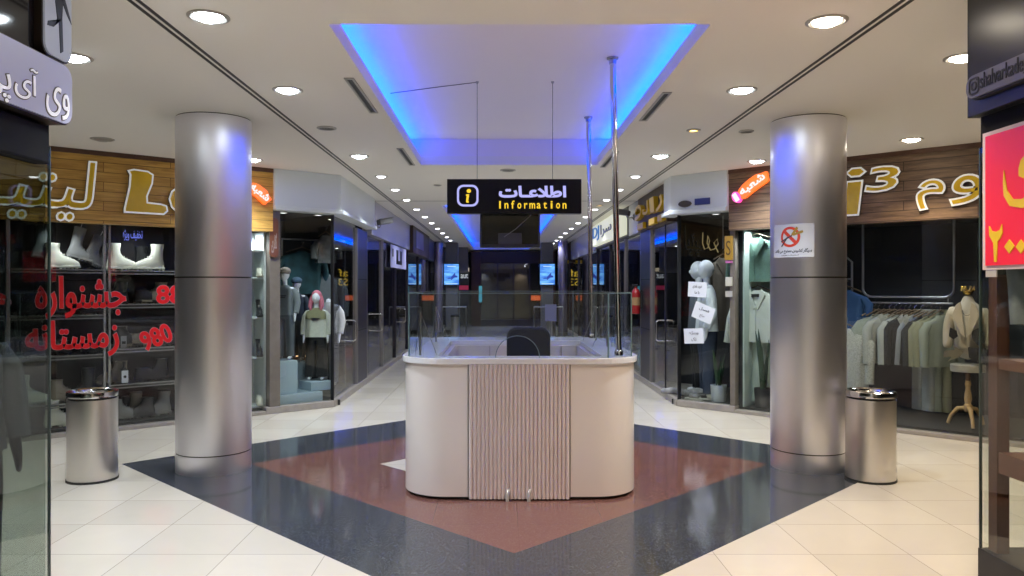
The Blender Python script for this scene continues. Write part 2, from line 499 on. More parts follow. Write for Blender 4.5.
# blue light strips hidden on the ledges of the two coffers
for nm, a, b, x, lab in (('cove_light_strip', C1A, C1B, CX0 - .10, 'blue light strip in the left cove of the ceiling recess above the desk'),
                         ('cove_light_strip', C1A, C1B, CX1 + .10, 'blue light strip in the right cove of the ceiling recess above the desk'),
                         ('cove_light_strip', C2A, C2B, -1.16, 'blue light strip in the left cove of the far corridor ceiling recess'),
                         ('cove_light_strip', C2A, C2B, CX1 + .10, 'blue light strip in the right cove of the far corridor ceiling recess')):
    tag(MB().box(x - .02, x + .02, a + .05, b - .05, LIP, LIP + .095).build(nm, M_LED), lab, 'light strip')
    ld = bpy.data.lights.new('cove_lamp', 'AREA'); ld.shape = 'RECTANGLE'; ld.size = .05; ld.size_y = b - a - .1
    ld.energy = (7.5 if a < 10 else 3.2) * (b - a); ld.color = (.0, .03, 1)
    lo = bpy.data.objects.new('cove_lamp', ld); COL.objects.link(lo); lo.location = (x, (a + b) / 2, LIP + .10); lo.rotation_euler = (PI, 0, 0)
# ceiling grooves
for x in (-1.87, 2.08):
    for dx in (-.022, .022):
        struct('trim_1', MB().box(x + dx - .011, x + dx + .011, -5, 33, CEIL - .003, CEIL + .01), M_BLK)
struct('trim_2', MB().box(XL, XR, 13.3, 13.33, CEIL - .002, CEIL + .01), M_BLK)
# shell
struct('wall_left', MB().box(-8.1, -8, -5, 34, 0, CEIL), M_DARK)
struct('wall_right', MB().box(8, 8.1, -5, 34, 0, CEIL), M_DARK)
struct('wall_behind', MB().box(-8, 8, -5.1, -5, 0, CEIL), mat('pale_wall', (.6, .58, .54), .8))

# ---- downlights
def lamp_light(x, y, e, col, name='downlight_lamp'):
    ld = bpy.data.lights.new(name, 'SPOT'); ld.energy = e; ld.color = col; ld.spot_size = math.radians(118); ld.spot_blend = .8
    ld.shadow_soft_size = .07
    lo = bpy.data.objects.new(name, ld); COL.objects.link(lo); lo.location = (x, y, CEIL - .10)
def make_downlight(lens, r=.10):
    t = thing('downlight', '', 'ceiling light')
    MB().lathe([(r * 1.12, 0), (r * 1.12, -.005), (r * .95, -.010), (r * .78, -.001)], 36).build('rim', M_LAMPRIM, t, smooth=True)
    MB().lathe([(0.001, -.026), (r * .45, -.023), (r * .72, -.010), (r * .78, -.002)], 36, cap=False).build('lens', lens, t, smooth=True)
    return t
DL = {'cool': make_downlight(M_LITC), 'warm': make_downlight(M_LITW), 'off': make_downlight(M_OFF), 'far': make_downlight(emis('lamp_lens_far', (.95, .95, 1), 7), .078)}
used = set()
def downlight(x, y, kind, label, e=1.0, col=None, group='round downlights in the hall ceiling'):
    p = DL[kind]
    if kind in used: o = dup(p, (x, y, CEIL))
    else: used.add(kind); o = p; o.location = (x, y, CEIL)
    o['label'] = label; o['group'] = group
    if kind != 'off': lamp_light(x, y, LAMP_W * e, col or (COOL if kind != 'warm' else NEUT))
LY = [4.2, 5.77, None, 8.70, 10.3, 11.7, 13.1, 14.7, 16.3, 17.9, 19.6, 21.3, 23.0, 24.7, 26.4, 28.1, 29.8]
n = 0
for y in LY:
    if y is None: continue
    downlight(-1.58, y, 'cool' if y < 9 else 'far', 'round white downlight, %s from the camera in the long row left of the blue recess' % ORD[n], 1 if y < 12 else .45)
    n += 1
n = 0
LY[0] = 4.27
for y in LY:
    if y is None: continue
    k = 'warm' if y < 5 else 'cool' if y < 9 else 'far'
    downlight(1.80, y, k, 'round white downlight, %s from the camera in the long row right of the blue recess' % ORD[n], 1 if y < 12 else .45, WARM if k == 'warm' else None)
    n += 1
for x, y, k, lab in ((-2.72, 4.95, 'cool', 'lit round downlight in front of the left glass shop corner, beside the hanging sign'),
                     (-2.85, 8.95, 'cool', 'round downlight just right of the left metal column, against the wooden fascia'),
                     (2.955, 4.95, 'warm', 'lit round downlight beside the black screen of the right shop'),
                     (4.10, 7.72, 'warm', 'round downlight in front of the walnut board fascia on the right'),
                     (3.00, 9.05, 'cool', 'bright round downlight left of the top of the right metal column')):
    downlight(x, y, k, lab, 1, WARM if k == 'warm' else None)
downlight(-3.95, 7.70, 'off', 'dull bronze round downlight above the golden board fascia')
for x, c in ((-1.6, COOL), (1.8, WARM)):          # the rows carry on behind the camera
    for y in (2.6, 1.1, -.4, -1.9, -3.4, -4.6): lamp_light(x, y, LAMP_W * 1.0, c)
for x, y in ((-4.6, 5.6), (-6, 6.2)): lamp_light(x, y, LAMP_W * .8, COOL)
for x, y in ((4.7, 5.6), (6, 6.2)): lamp_light(x, y, LAMP_W * .8, WARM)

# small warm spot, ceiling speaker, smoke detector, slot vents
for sx_, sy_, lab in ((1.81, 7.25, 'small warm yellow spotlight between the two bright right-hand downlights'), (1.80, 14.0, 'small warm yellow spotlight far along the right row, right of the information sign')):
  t = thing('spotlight', lab, 'ceiling light', (sx_, sy_, CEIL))
  MB().lathe([(.065, 0), (.065, -.008), (.04, -.012), (.04, 0)], 24).build('rim', M_LAMPRIM, t, smooth=True)
  MB().lathe([(.001, -.006), (.038, -.004)], 20, cap=False).build('lens', emis('spot_lens', (1, .62, .15), 9), t)
def slot_vent(x, y0, y1, lab):
    t = thing('slot_vent', lab, 'vent', (x, y0, CEIL), 0, 'narrow slot vents in the ceiling')
    L = y1 - y0; m = MB()
    m.box(-.035, -.018, 0, L, -.008, 0); m.box(.018, .035, 0, L, -.008, 0); m.box(-.018, .018, 0, .03, -.008, 0); m.box(-.018, .018, L - .03, L, -.008, 0)
    m.build('frame', M_LAMPRIM, t)
    s = MB().box(-.018, .018, .03, L - .03, -.002, .001).build('slot', M_BLK, t)
for x, a, b, lab in ((-1.06, 5.43, 6.52, 'dark slot vent left of the near blue recess, nearer one'), (-1.06, 8.2, 9.35, 'dark slot vent left of the near blue recess, farther one'),
                     (1.26, 5.83, 6.83, 'pale slot vent right of the near blue recess, nearer one'), (1.26, 8.4, 9.5, 'pale slot vent right of the near blue recess, farther one')):
    slot_vent(x, a, b, lab)
def grille(x, y, lab, r=.09):
    t = thing('ceiling_speaker', lab, 'speaker', (x, y, CEIL))
    MB().lathe([(r, 0), (r, -.008), (r * .82, -.012), (r * .8, -.004)], 28).build('rim', M_LAMPRIM, t, smooth=True)
    m = MB()
    for i in range(3): m.lathe([(r * (.2 + .2 * i), -.004), (r * (.2 + .2 * i), -.010), (r * (.3 + .2 * i), -.010), (r * (.3 + .2 * i), -.004)], 24)
    m.build('grille', mat('grille_grey', (.2, .2, .2), .5), t, smooth=True)
grille(-1.6, 7.15, 'round grey ceiling speaker between two bright left-hand downlights')
grille(-.9, 11.2, 'small round grey ceiling grille at left before the ceiling seam', .06)
grille(2.32, 7.3, 'small round ceiling grille beside the top of the right column', .07)
grille(.10, 9.75, 'round ceiling fitting just above the information sign behind the blue recess', .10)

# ================================================================== shop fronts
# kerbs and platforms along the fronts
LBX = LD.x(271); RBX = RD.x(731)      # where the corner shops meet the wood-clad shops
LBX2 = -5.6; RBX2 = 5.6
def wmb(F, mb): mb.T = Matrix.Translation(F.o) @ Matrix.Rotation(F.a, 4, 'Z'); return mb
def fstruct(name, F, m, *boxes, **k):
    mb = MB()
    for b in boxes: mb.box(*b)
    return struct(name, mb, m, loc=F.o, rz=F.a, **k)
fstruct('baseboard_left', LD, M_STONE, (LBX - .07, 0.0, -.02, .10, 0, .085), bevel=.006)
fstruct('baseboard_left_shop', LD, M_STONE, (LBX2, LBX - .07, -.02, .10, 0, .04), bevel=.006)
fstruct('baseboard_right', RD, M_STONE, (0, RBX + .06, -.02, .10, 0, .085), bevel=.006)
fstruct('baseboard_right_shop', RD, M_STONE, (RBX + .06, RBX2, -.02, .10, 0, .045), bevel=.006)
fstruct('baseboard_left', LC, M_STONE, (10.27, 33.4, -.02, .08, 0, .085))
fstruct('baseboard_right', RC, M_STONE, (-33.4, -10.35, -.02, .08, 0, .085))
# interiors: back walls, partitions, lowered ceilings, raised floors
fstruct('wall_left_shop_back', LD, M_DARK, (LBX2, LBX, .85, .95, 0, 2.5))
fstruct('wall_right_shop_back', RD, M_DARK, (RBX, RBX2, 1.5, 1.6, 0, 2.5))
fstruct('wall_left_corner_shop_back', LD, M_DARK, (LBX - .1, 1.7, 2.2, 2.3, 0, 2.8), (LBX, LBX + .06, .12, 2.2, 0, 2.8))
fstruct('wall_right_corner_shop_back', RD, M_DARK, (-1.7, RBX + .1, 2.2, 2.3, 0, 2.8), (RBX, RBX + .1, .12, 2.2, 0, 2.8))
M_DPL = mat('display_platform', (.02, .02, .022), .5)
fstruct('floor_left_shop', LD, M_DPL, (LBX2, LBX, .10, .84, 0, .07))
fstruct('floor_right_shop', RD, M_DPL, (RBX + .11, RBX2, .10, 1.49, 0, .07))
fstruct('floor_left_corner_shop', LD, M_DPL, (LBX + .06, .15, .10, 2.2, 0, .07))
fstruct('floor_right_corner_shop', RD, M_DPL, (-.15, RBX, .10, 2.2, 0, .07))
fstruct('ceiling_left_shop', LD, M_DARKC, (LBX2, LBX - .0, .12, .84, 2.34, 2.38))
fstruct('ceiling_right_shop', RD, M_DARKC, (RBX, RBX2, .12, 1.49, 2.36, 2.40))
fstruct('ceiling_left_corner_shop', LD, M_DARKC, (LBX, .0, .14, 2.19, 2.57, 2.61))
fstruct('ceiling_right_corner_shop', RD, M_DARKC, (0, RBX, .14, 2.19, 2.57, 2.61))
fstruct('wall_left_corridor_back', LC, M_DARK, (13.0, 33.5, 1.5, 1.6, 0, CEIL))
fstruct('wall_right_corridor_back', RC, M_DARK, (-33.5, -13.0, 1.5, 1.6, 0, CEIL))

def pane(F, x0, x1, z0, z1, lab, cat='glass pane', m=None, y=0.04, nm='glass_pane'):
    o = MB().box(x0, x1, -.005, .005, z0, z1).build(nm, m or M_GLASS, loc=F.w(0, y), rz=F.a)
    return tag(o, lab, cat)
pane(LD, LD.x(107), LBX - .07, .05, 2.28, 'large window pane of the boot shop between metal post and column', 'window')
pane(LD, LD.x(8), LD.x(106), .05, 2.28, 'window pane of the boot shop carrying most of the red writing', 'window')
pane(LD, LBX2, LD.x(8) - .03, .05, 2.28, 'boot shop window pane at the left edge of the picture', 'window')
pane(LD, LBX + .08, -.02, .085, 2.55, 'window pane of the left corner shop with the dressed mannequins', 'window')
pane(RD, .02, RBX - .05, .085, 2.55, 'window pane of the right corner shop with paper notices', 'window')
pane(RD, RBX + .08, RD.x(792), .05, 2.30, 'window pane of the showcase with green jacket left of the right column', 'window')
pane(RD, RD.x(792) + .03, RBX2, .05, 2.30, 'wide window pane of the women\'s clothing shop on the right', 'window')

# ---- wood clad fascias with their lettering
def outline_letter(par, txt_, fit, skew=0, rot=0, front=None, d=.09, nm='gold_letter'):
    """gold face, white raised edge, dark body standing off the boards"""
    g = text_groups(txt_, 3, .03) if isinstance(txt_, str) else txt_
    T = Matrix.Identity(4)
    if rot: c = ((fit[0] + fit[1]) / 2, 0, (fit[2] + fit[3]) / 2); T = Matrix.Translation(c) @ Matrix.Rotation(rot, 4, 'Y') @ Matrix.Translation([-q for q in c])
    b = MB(); b.T = T; put_groups(b, g, fit, -d, 0, .020, skew); body = b.build(nm, mat('letter_side', (.05, .03, .02), .4), par)
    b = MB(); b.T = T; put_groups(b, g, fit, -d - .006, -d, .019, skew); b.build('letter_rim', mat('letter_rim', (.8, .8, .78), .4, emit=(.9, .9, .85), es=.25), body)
    b = MB(); b.T = T; put_groups(b, g, fit, -d - .012, -d - .006, -.001, skew); b.build('letter_face', front or M_GOLD, body)
    return body
def box_of(F, x0, x1, y0, y1, d=-.09):
    """pixel rectangle seen on the plane y = d of a frame"""
    a = F.loc(x0, (y0 + y1) / 2, d)[0]; b = F.loc(x1, (y0 + y1) / 2, d)[0]
    xm = (x0 + x1) / 2
    return (a, b, F.loc(xm, y1, d)[1], F.loc(xm, y0, d)[1])
fl = thing('shop_fascia', 'golden plank fascia with big gilt letters over the boot shop', 'shop sign', LD.w(0, 0), LD.a)
MB().box(LBX2, LBX, -.06, .12, 2.28, CEIL).build('plank_board', M_WOODL, fl)
MB().box(LBX2, LBX, -.075, -.06, CEIL - .05, CEIL).build('top_strip', M_BROWN, fl)
outline_letter(fl, shape('لیتیـ'), box_of(LD, -14, 90, 157, 218, -.15), skew=.12)
BOOT = [(.0, .06), (.0, .0), (.92, .0), (1.0, .07), (.98, .17), (.86, .20), (.50, .22), (.49, .40), (.62, .72), (.64, .92), (.52, .985), (.20, 1.0), (.10, .97), (.14, .90), (.12, .6)]
outline_letter(fl, [(BOOT, [])], box_of(LD, 127, 168, 171, 212, -.15))
outline_letter(fl, 'o', box_of(LD, 172, 205, 186, 214, -.15))
fr = thing('shop_fascia', 'dark walnut plank fascia with gilt letters over the clothing shop on the right', 'shop sign', RD.w(0, 0), RD.a)
MB().box(RBX, RBX2, -.06, .12, 2.30, CEIL).build('plank_board', M_WOODR, fr)
MB().box(RBX, RBX2, -.075, -.06, CEIL - .05, CEIL).build('top_strip', M_BROWN, fr)
outline_letter(fr, '3', box_of(RD, 864, 893, 167, 190, -.15), skew=.25)
outline_letter(fr, shape('م'), box_of(RD, 916, 942, 180, 208, -.15))
outline_letter(fr, shape('و'), box_of(RD, 950, 981, 175, 203, -.15))
outline_letter(fr, 'i', box_of(RD, 841, 857, 169, 214, -.15), skew=.12)
# little orange illuminated badges
def badge(F, lab, cx, cy, wpx, hpx, rot, col, txt, dot=None):
    x, z = F.loc(cx, cy, -.12)
    s = F.o.dot(Vector((0, 1, 0)))
    W = wpx * F.w(x, 0)[1] / FPX; H = hpx * F.w(x, 0)[1] / FPX
    t = thing('branch_badge', lab, 'sign', F.w(x, -.06, z), F.a)
    m = MB(); m.T = Matrix.Rotation(rot, 4, 'Y')
    pts = []
    for i in range(28):
        q = 2 * PI * i / 28; pts.append((W / 2 * (abs(math.cos(q)) ** .6) * (1 if math.cos(q) > 0 else -1) + .012 * math.sin(5 * q), H / 2 * (abs(math.sin(q)) ** .7) * (1 if math.sin(q) > 0 else -1) + .01 * math.cos(4 * q)))
    m.prism(pts, -.05, 0, 'y'); m.build('plate', mat('badge_' + lab[:4], (.5, .1, .02), .3, emit=col, es=1.1), t)
    g = MB(); g.T = Matrix.Rotation(rot, 4, 'Y'); put_groups(g, text_groups(shape(txt)), (-W * .4, W * .4, -H * .32, H * .36), -.058, -.05, .004)
    g.build('lettering', emis('badge_text', (1, .85, .85), 1.0), t)
    if dot:
        g = MB(); g.T = Matrix.Rotation(rot, 4, 'Y'); g.prism([(-W * .56 + H * .34 * math.cos(q * PI / 10), H * .46 * math.sin(q * PI / 10)) for q in range(20)], -.056, -.004, 'y')
        g.build('pink_tip', mat('pink_tip', (.5, .05, .3), .3, emit=(1, .08, .45), es=1.1), t)
        g = MB(); g.T = Matrix.Rotation(rot, 4, 'Y'); put_groups(g, text_groups(dot), (-W * .62, -W * .52, -H * .30, H * .30), -.062, -.056, .006); g.build('numeral', emis('badge_text', (1, .85, .85), 1.0), t)
badge(LD, 'orange glowing badge at the right end of the golden fascia', 260, 193, 26, 12, .62, (1, .16, .02), 'شعبه')
badge(RD, 'orange and pink glowing badge left of the right column top', 752, 185, 36, 13, -.56, (1, .12, .05), 'شعبه', '1')

# ---- white fascia boxes over the two corner shops, running round the corner
def white_fascia(F, C, s, lab, c_end):
    t = thing('corner_fascia', lab, 'fascia')
    m = MB(); cx, cy = F.o.x, F.o.y
    p = [];  far = F.w(LBX if s < 0 else RBX, -.10); far2 = F.w(LBX if s < 0 else RBX, .10)
    cor = (cx - s * .10, cy - .04); cor2 = (cx + s * .06, cy + .10)
    poly = [far[:2], cor, (cx - s * .10, c_end), (cx + s * .06, c_end), cor2, far2[:2]]
    m.prism(poly, 2.60, CEIL); m.build('upper_panel', mat('white_enamel', (.74, .79, .82), .35), t, bevel=.006)
    k = .05
    poly2 = [(x - (s * k if i in (1, 2) else 0), y) for i, (x, y) in enumerate(poly)]
    f3 = F.w(LBX if s < 0 else RBX, -.14); poly2[0] = f3[:2]; poly2[1] = (cx - s * .14, cy - .06); poly2[2] = (cx - s * .14, c_end)
    m = MB(); m.prism(poly2, 2.545, 2.60); m.build('lower_cornice', mat('white_enamel', (.74, .79, .82), .35), t, bevel=.01)
    return t
wl = white_fascia(LD, LC, -1, 'plain white enamel fascia box turning the left shop corner', 13.0)
wr = white_fascia(RD, RC, 1, 'white enamel fascia box with brown oval and blue plate on the right shop corner', 10.75)
# oval plate and blue plate
bx = box_of(RD, 678, 690.5, 200.5, 207, -.13)
m = MB(); m.T = Matrix.Translation(RD.o) @ Matrix.Rotation(RD.a, 4, 'Z')
cxp, czp = (bx[0] + bx[1]) / 2, (bx[2] + bx[3]) / 2
m.prism([(cxp + (bx[1] - bx[0]) / 2 * math.cos(q * PI / 12), czp + (bx[3] - bx[2]) / 2 * math.sin(q * PI / 12)) for q in range(24)], -.125, -.10, 'y')
m.build('oval_plate', mat('bronze_plate', (.10, .085, .06), .35, .5), wr)
bx = box_of(RD, 694, 709, 198, 204.5, -.13)
m = MB(); m.T = Matrix.Translation(RD.o) @ Matrix.Rotation(RD.a, 4, 'Z'); m.box(bx[0], bx[1], -.115, -.10, bx[2], bx[3])
m.build('blue_plate', mat('blue_plate', (.04, .055, .22), .4), wr)
# row of small lights under the white soffits
for F, pts, side in ((LD, ((283, .35), (318, .35)), 'left'), (RD, ((716, .35),), 'right')):
    for i, (px, d) in enumerate(pts):
        x = F.x(px, d)
        if side == 'left': x = LD.x(px, d)
        t = thing('window_spotlight', 'small white spotlight inside the top of the %s corner shop window, %s' % (side, ('left one', 'right one')[i] if side == 'left' else 'near the gold sign'), 'ceiling light', F.w(x, d, 2.57), F.a)
        MB().lathe([(.06, 0), (.06, -.012), (.045, -.014), (.045, 0)], 20).build('rim', M_LAMPRIM, t, smooth=True)
        MB().lathe([(.001, -.008), (.045, -.006)], 20, cap=False).build('lens', emis('lens_window', (.9, .95, 1), 8), t)
        ld = bpy.data.lights.new('window_lamp', 'SPOT'); ld.energy = 13; ld.spot_size = 2.2; ld.spot_blend = .5; ld.shadow_soft_size = .03; ld.color = COOL
        lo = bpy.data.objects.new('window_lamp', ld); COL.objects.link(lo); lo.location = F.w(x, d, 2.53)

# unseen spotlights added to brighten the shop windows, each with its own light
def added_window_light(F, x, d, z, e, lab, col=COOL, sz=2.3):
    t = thing('window_spotlight', lab, 'ceiling light', F.w(x, d, z), F.a)
    MB().lathe([(.05, 0), (.05, -.010), (.036, -.012), (.036, 0)], 20).build('rim', M_LAMPRIM, t, smooth=True)
    MB().lathe([(.001, -.008), (.036, -.006)], 20, cap=False).build('lens', emis('lens_window', (.9, .95, 1), 8), t)
    ld = bpy.data.lights.new('window_lamp', 'SPOT'); ld.energy = e; ld.spot_size = sz; ld.spot_blend = .6; ld.shadow_soft_size = .03; ld.color = col
    lo = bpy.data.objects.new('window_lamp', ld); COL.objects.link(lo); lo.location = F.w(x, d, z - .03)
added_window_light(LD, LD.x(255, .13), .28, 2.34, 26, 'small unseen spotlight added over the white shoe rack, hidden by the golden fascia')
added_window_light(LD, LD.x(140, .2), .20, 2.34, 16, 'small unseen spotlight added over the right bay of boots, hidden by the golden fascia')
added_window_light(LD, LD.x(60, .2), .20, 2.34, 16, 'small unseen spotlight added over the left bay of boots, hidden by the golden fascia')
added_window_light(RD, RD.x(755, .2), .22, 2.36, 32, 'small unseen spotlight added over the green jacket showcase, hidden by the walnut fascia')
added_window_light(RD, RD.x(905, .4), .45, 2.36, 18, 'small unseen spotlight added over the row of jackets, hidden by the walnut fascia')
added_window_light(RD, RD.x(965, .3), .30, 2.36, 12, 'small unseen spotlight added over the dress form, hidden by the walnut fascia')

# ---- metal posts of the fronts
def post(F, x, w_, z0, z1, lab, m=M_ALU, d0=0.0, d1=.08, nm='mullion'):
    t = MB().box(-w_ / 2, w_ / 2, d0, d1, z0, z1).build(nm, m, loc=F.w(x, 0), rz=F.a, bevel=.004)
    return tag(t, lab, 'post')
post(LD, LD.x(8), .035, .085, 2.28, 'slim metal post of the boot shop at the picture\'s left edge')
post(LD, LD.x(275), .14, .085, 2.55, 'stone pilaster between boot shop and left corner shop', mat('pilaster_stone', (.16, .14, .12), .25, var=.3, vs=9), 0.0, .10, 'pilaster')
post(LD, -.0, .014, .085, 2.55, 'thin dark corner post of the left corner shop', M_BLK)
post(RD, 0, .014, .085, 2.55, 'thin dark corner post of the right corner shop', M_BLK)
post(RD, RD.x(732.5), .07, .085, 2.35, 'stone faced pilaster under the gold plate beside the showcase', MATS['pilaster_stone'], 0, .10, 'pilaster')
post(RD, RD.x(792), .05, .085, 2.30, 'metal post of the clothing shop hidden behind the right column')

# ---- corridor glass fronts, doors and fascias
M_BRONZE = mat('dark_frame', (.045, .042, .06), .3, .6)
def front(F, sgn, ys, z1, side):
    for i in range(len(ys) - 1):
        a, b = sorted((sgn * ys[i], sgn * ys[i + 1]))
        post(F, sgn * ys[i], .045 if i < 3 else .035, .085, z1, 'metal post of the %s corridor shop fronts, %s from the near corner' % (side, ORD[i]), M_ALU if i < 3 else M_BRONZE)
        pane(F, a + .03, b - .03, .085, z1, 'glass pane of the %s corridor fronts, %s from the near corner' % (side, ORD[i]), 'window', M_REFL)
yl = [10.34, 12.0, 12.85, 14.6, 16.4, 18.6, 21.0, 23.6, 26.6, 30.0]
yr = [10.42, 12.25, 13.1, 14.8, 16.8, 19.0, 21.0, 23.6, 26.6, 30.0]
front(LC, 1, yl[1:], 2.5, 'left'); front(RC, -1, yr[1:], 2.5, 'right')
pane(LC, 10.32, 11.97, .085, 2.54, 'glass door pane round the corner of the left corner shop', 'window', M_REFL)
pane(RC, -12.22, -10.40, .085, 2.5, 'glass door pane round the corner of the right corner shop', 'window', M_REFL)
post(RC, -11.27, .02, .085, 2.5, 'thin seam between the two glass doors of the right corner shop', M_BRONZE, .025, .055)
for F, a, b, lab in ((LC, 12.03, 12.82, 'dark metal panel between shop doors on the left corridor front'), (RC, -13.07, -12.28, 'dark metal panel behind the fire extinguisher on the right corridor front')):
    t = thing('metal_panel', lab, 'panel', F.w(0, 0), F.a)
    MB().box(a, b, .005, .034, .085, 2.5).build('sheet', M_BRONZE, t, bevel=.004)
    for z in (.9, 1.7): MB().box(a, b, .0, .006, z, z + .012).build('joint', M_BLK, t)
def handle(F, x, zc, h, lab):
    t = thing('door_handle_pull', lab, 'door handle', F.w(x, 0, zc), F.a)
    w_ = .17
    m = MB(); y = -.10
    P = [(-w_ / 2, h / 2), (w_ / 2, h / 2), (w_ / 2, -h / 2), (-w_ / 2, -h / 2)]
    r = rrect(-w_ / 2, w_ / 2, -h / 2, h / 2, .04, 5)
    m.tube([(0, p[0] - .005, p[1]) for p in r], .011, 10, closed=True); m.build('grip', M_CHROME, t, smooth=True)
    for s in (-1, 1):
        MB().tube([(0, .028, s * h / 2 * .62), (0, .036, s * h / 2 * .62)], .02, 14).build('stand_off', M_CHROME, t, smooth=True)
for px, lab in ((349.5, 'chrome pull handle nearest the left shop corner'), (377, 'second chrome pull handle along the left corridor'), (401.5, 'third chrome pull handle along the left corridor')):
    Y = XL * FPX / (px - VPX); handle(LC, Y, .95, .30, lab)
for px, lab in ((662.5, 'chrome pull handle nearest the right shop corner'), (600, 'chrome pull handle far along the right corridor')):
    Y = XR * FPX / (px - VPX); handle(RC, -Y, .95, .30, lab)
def cfascia(F, a, b, z0, m, lab, out=.05, cat='fascia'):
    t = MB().box(min(a, b), max(a, b), -out, .10, z0, CEIL).build('corridor_fascia', m, loc=F.w(0, 0), rz=F.a, bevel=.01)
    return tag(t, lab, cat)
M_LAV = mat('lilac_fascia', (.42, .42, .52), .25); M_TIM = mat('dark_timber_fascia', (.06, .035, .025), .5, var=.3, vs=10)
cfascia(LC, 13.02, 18.5, 2.46, M_LAV, 'long pale lilac fascia past the white corner on the left')
cfascia(LC, 18.6, 22.8, 2.40, M_TIM, 'dark timber fascia with a lilac picture along the left corridor', .12)
cfascia(LC, 22.9, 27.5, 2.40, M_BRONZE, 'dark metal fascia beyond the timber one on the left corridor', .06)
cfascia(LC, 27.6, 33.4, 2.40, M_TIM, 'farthest dark timber fascia of the left corridor', .10)
cfascia(RC, -13.1, -10.80, 2.50, M_TIM, 'dark timber fascia carrying cast gold letters by the right corner', .04)
cfascia(RC, -18.9, -14.15, 2.50, mat('sign_backing', (.08, .08, .10), .5), 'dark backing behind the cream light box of the right corridor', .04)
cfascia(RC, -14.1, -13.15, 2.50, M_LAV, 'short lilac fascia between gold letters and cream light box', .03)
cfascia(RC, -25.5, -19.0, 2.46, M_LAV, 'long lilac fascia beyond the cream light box on the right', .04)
cfascia(RC, -33.4, -25.6, 2.40, M_TIM, 'farthest dark timber fascia of the right corridor', .06)

# ================================================================== information desk
DX0, DX1, DY0, DY1, DT = -.745, 1.055, 5.79, 8.22, 1.06
def rr(x0, x1, y0, y1, r, n=10): return rrect(x0, x1, y0, y1, r, n)
desk = thing('information_desk', 'white rounded information desk with ribbed centre panel and marble-edged counter', 'desk', (0, 0, 0))
M_DESK = mat('desk_laminate', (.80, .745, .73), .28, coat=.3)
m = MB(); m.ring(rr(DX0, DX1, DY0, DY1, .34), rr(-.44, .76, 6.05, 7.60, .03), .025, 1.015); m.build('body', M_DESK, desk, smooth=True)
m = MB(); m.ring(rr(DX0 + .03, DX1 - .03, DY0 + .03, DY1 - .03, .32), rr(-.43, .75, 6.06, 7.58, .03), 0, .025); m.build('toe_kick', M_BLK, desk)
M_TOP = mat('marble_counter', (.80, .80, .84), .18, var=.12, vs=7, coat=.3)
m = MB(); m.ring(rr(DX0 - .022, DX1 + .022, DY0 - .022, DY1 + .022, .35), rr(-.48, .79, 5.99, 7.66, .03), 1.015, DT); m.build('countertop', M_TOP, desk, bevel=.004)
x0, x1, nf = -.232, .518, 25
pf = []
for i in range(nf * 8 + 1):
    u = i / (nf * 8); ph = (u * nf) % 1
    pf.append((x0 + (x1 - x0) * u, DY0 - .003 - .018 * (1 - abs(2 * ph - 1) ** 2.5)))
m = MB(); m.prism(pf + [(x1, DY0 + .01), (x0, DY0 + .01)], .012, 1.013); m.build('fluted_panel', mat('fluted_laminate', (.78, .69, .69), .35), desk)
for x in (x0 - .006, x1 + .006):
    MB().box(x - .003, x + .003, DY0 - .006, DY0 + .01, .02, 1.013).build('panel_edge', mat('seam_grey', (.22, .2, .2), .5), desk)
for x in (-.10, .16, .42, .60):
    MB().box(x - .002, x + .002, 7.586, 7.60, .03, 1.01).build('inner_seam', mat('seam_grey', (.22, .2, .2), .5), desk)
for x in (.055, .215):
    m = MB(); m.tube([(x, DY0 - .032, 0), (x, DY0 - .032, .055), (x + .008, DY0 - .02, .075), (x + .008, DY0 - .0, .078)], .014, 10)
    m.build('floor_bolt', mat('white_metal', (.6, .58, .55), .3, .4), desk, smooth=True)
# glass screens on the counter
GT = 1.543; gy = 5.83
def gpane(p, q, lab=None):
    p = Vector((*p, 0)); q = Vector((*q, 0)); d = (q - p); a = math.atan2(d.y, d.x); L = d.length
    o = MB().box(.003, L - .003, -.004, .004, DT, GT).build('glass_screen', M_SCREEN, desk, loc=(p.x, p.y, 0), rz=a)
    o.name = 'glass_screen'
    m = MB(); m.box(0, L, -.005, .005, GT, GT + .006); m.box(-.004, .004, -.005, .005, DT, GT)
    e = m.build('glass_edge', M_EDGE, o)
gx0, gx1, gx2, gx3 = -.575, .815, -.70, 1.01
gpane((gx2, 5.96), (gx0, gy)); gpane((gx1, gy), (gx3, 5.96))
gpane((gx2, 8.17), (gx2, 5.96)); gpane((gx3, 5.96), (gx3, 8.17))
gpane((gx0 + .15, 8.17), (gx2, 8.17)); gpane((.77, 8.17), (gx0 + .15, 8.17)); gpane((gx3, 8.17), (.77, 8.17))
# front pane with the half-round speaking hole
hc, hr = .132, .165
pts = [(gx0, DT), (hc - hr, DT)] + [(hc - hr * math.cos(PI * i / 20), DT + hr * math.sin(PI * i / 20)) for i in range(1, 20)] + [(hc + hr, DT), (gx1, DT), (gx1, GT), (gx0, GT)]
m = MB(); m.prism(pts, gy - .004, gy + .004, 'y'); fp = m.build('front_glass', M_SCREEN, desk)
m = MB(); m.tube([(hc - hr * math.cos(PI * i / 24), gy, DT + hr * math.sin(PI * i / 24)) for i in range(25)], .0035, 6)
m.box(gx0, gx1, gy - .005, gy + .005, GT, GT + .006); m.build('polished_edge', M_EDGE, fp)
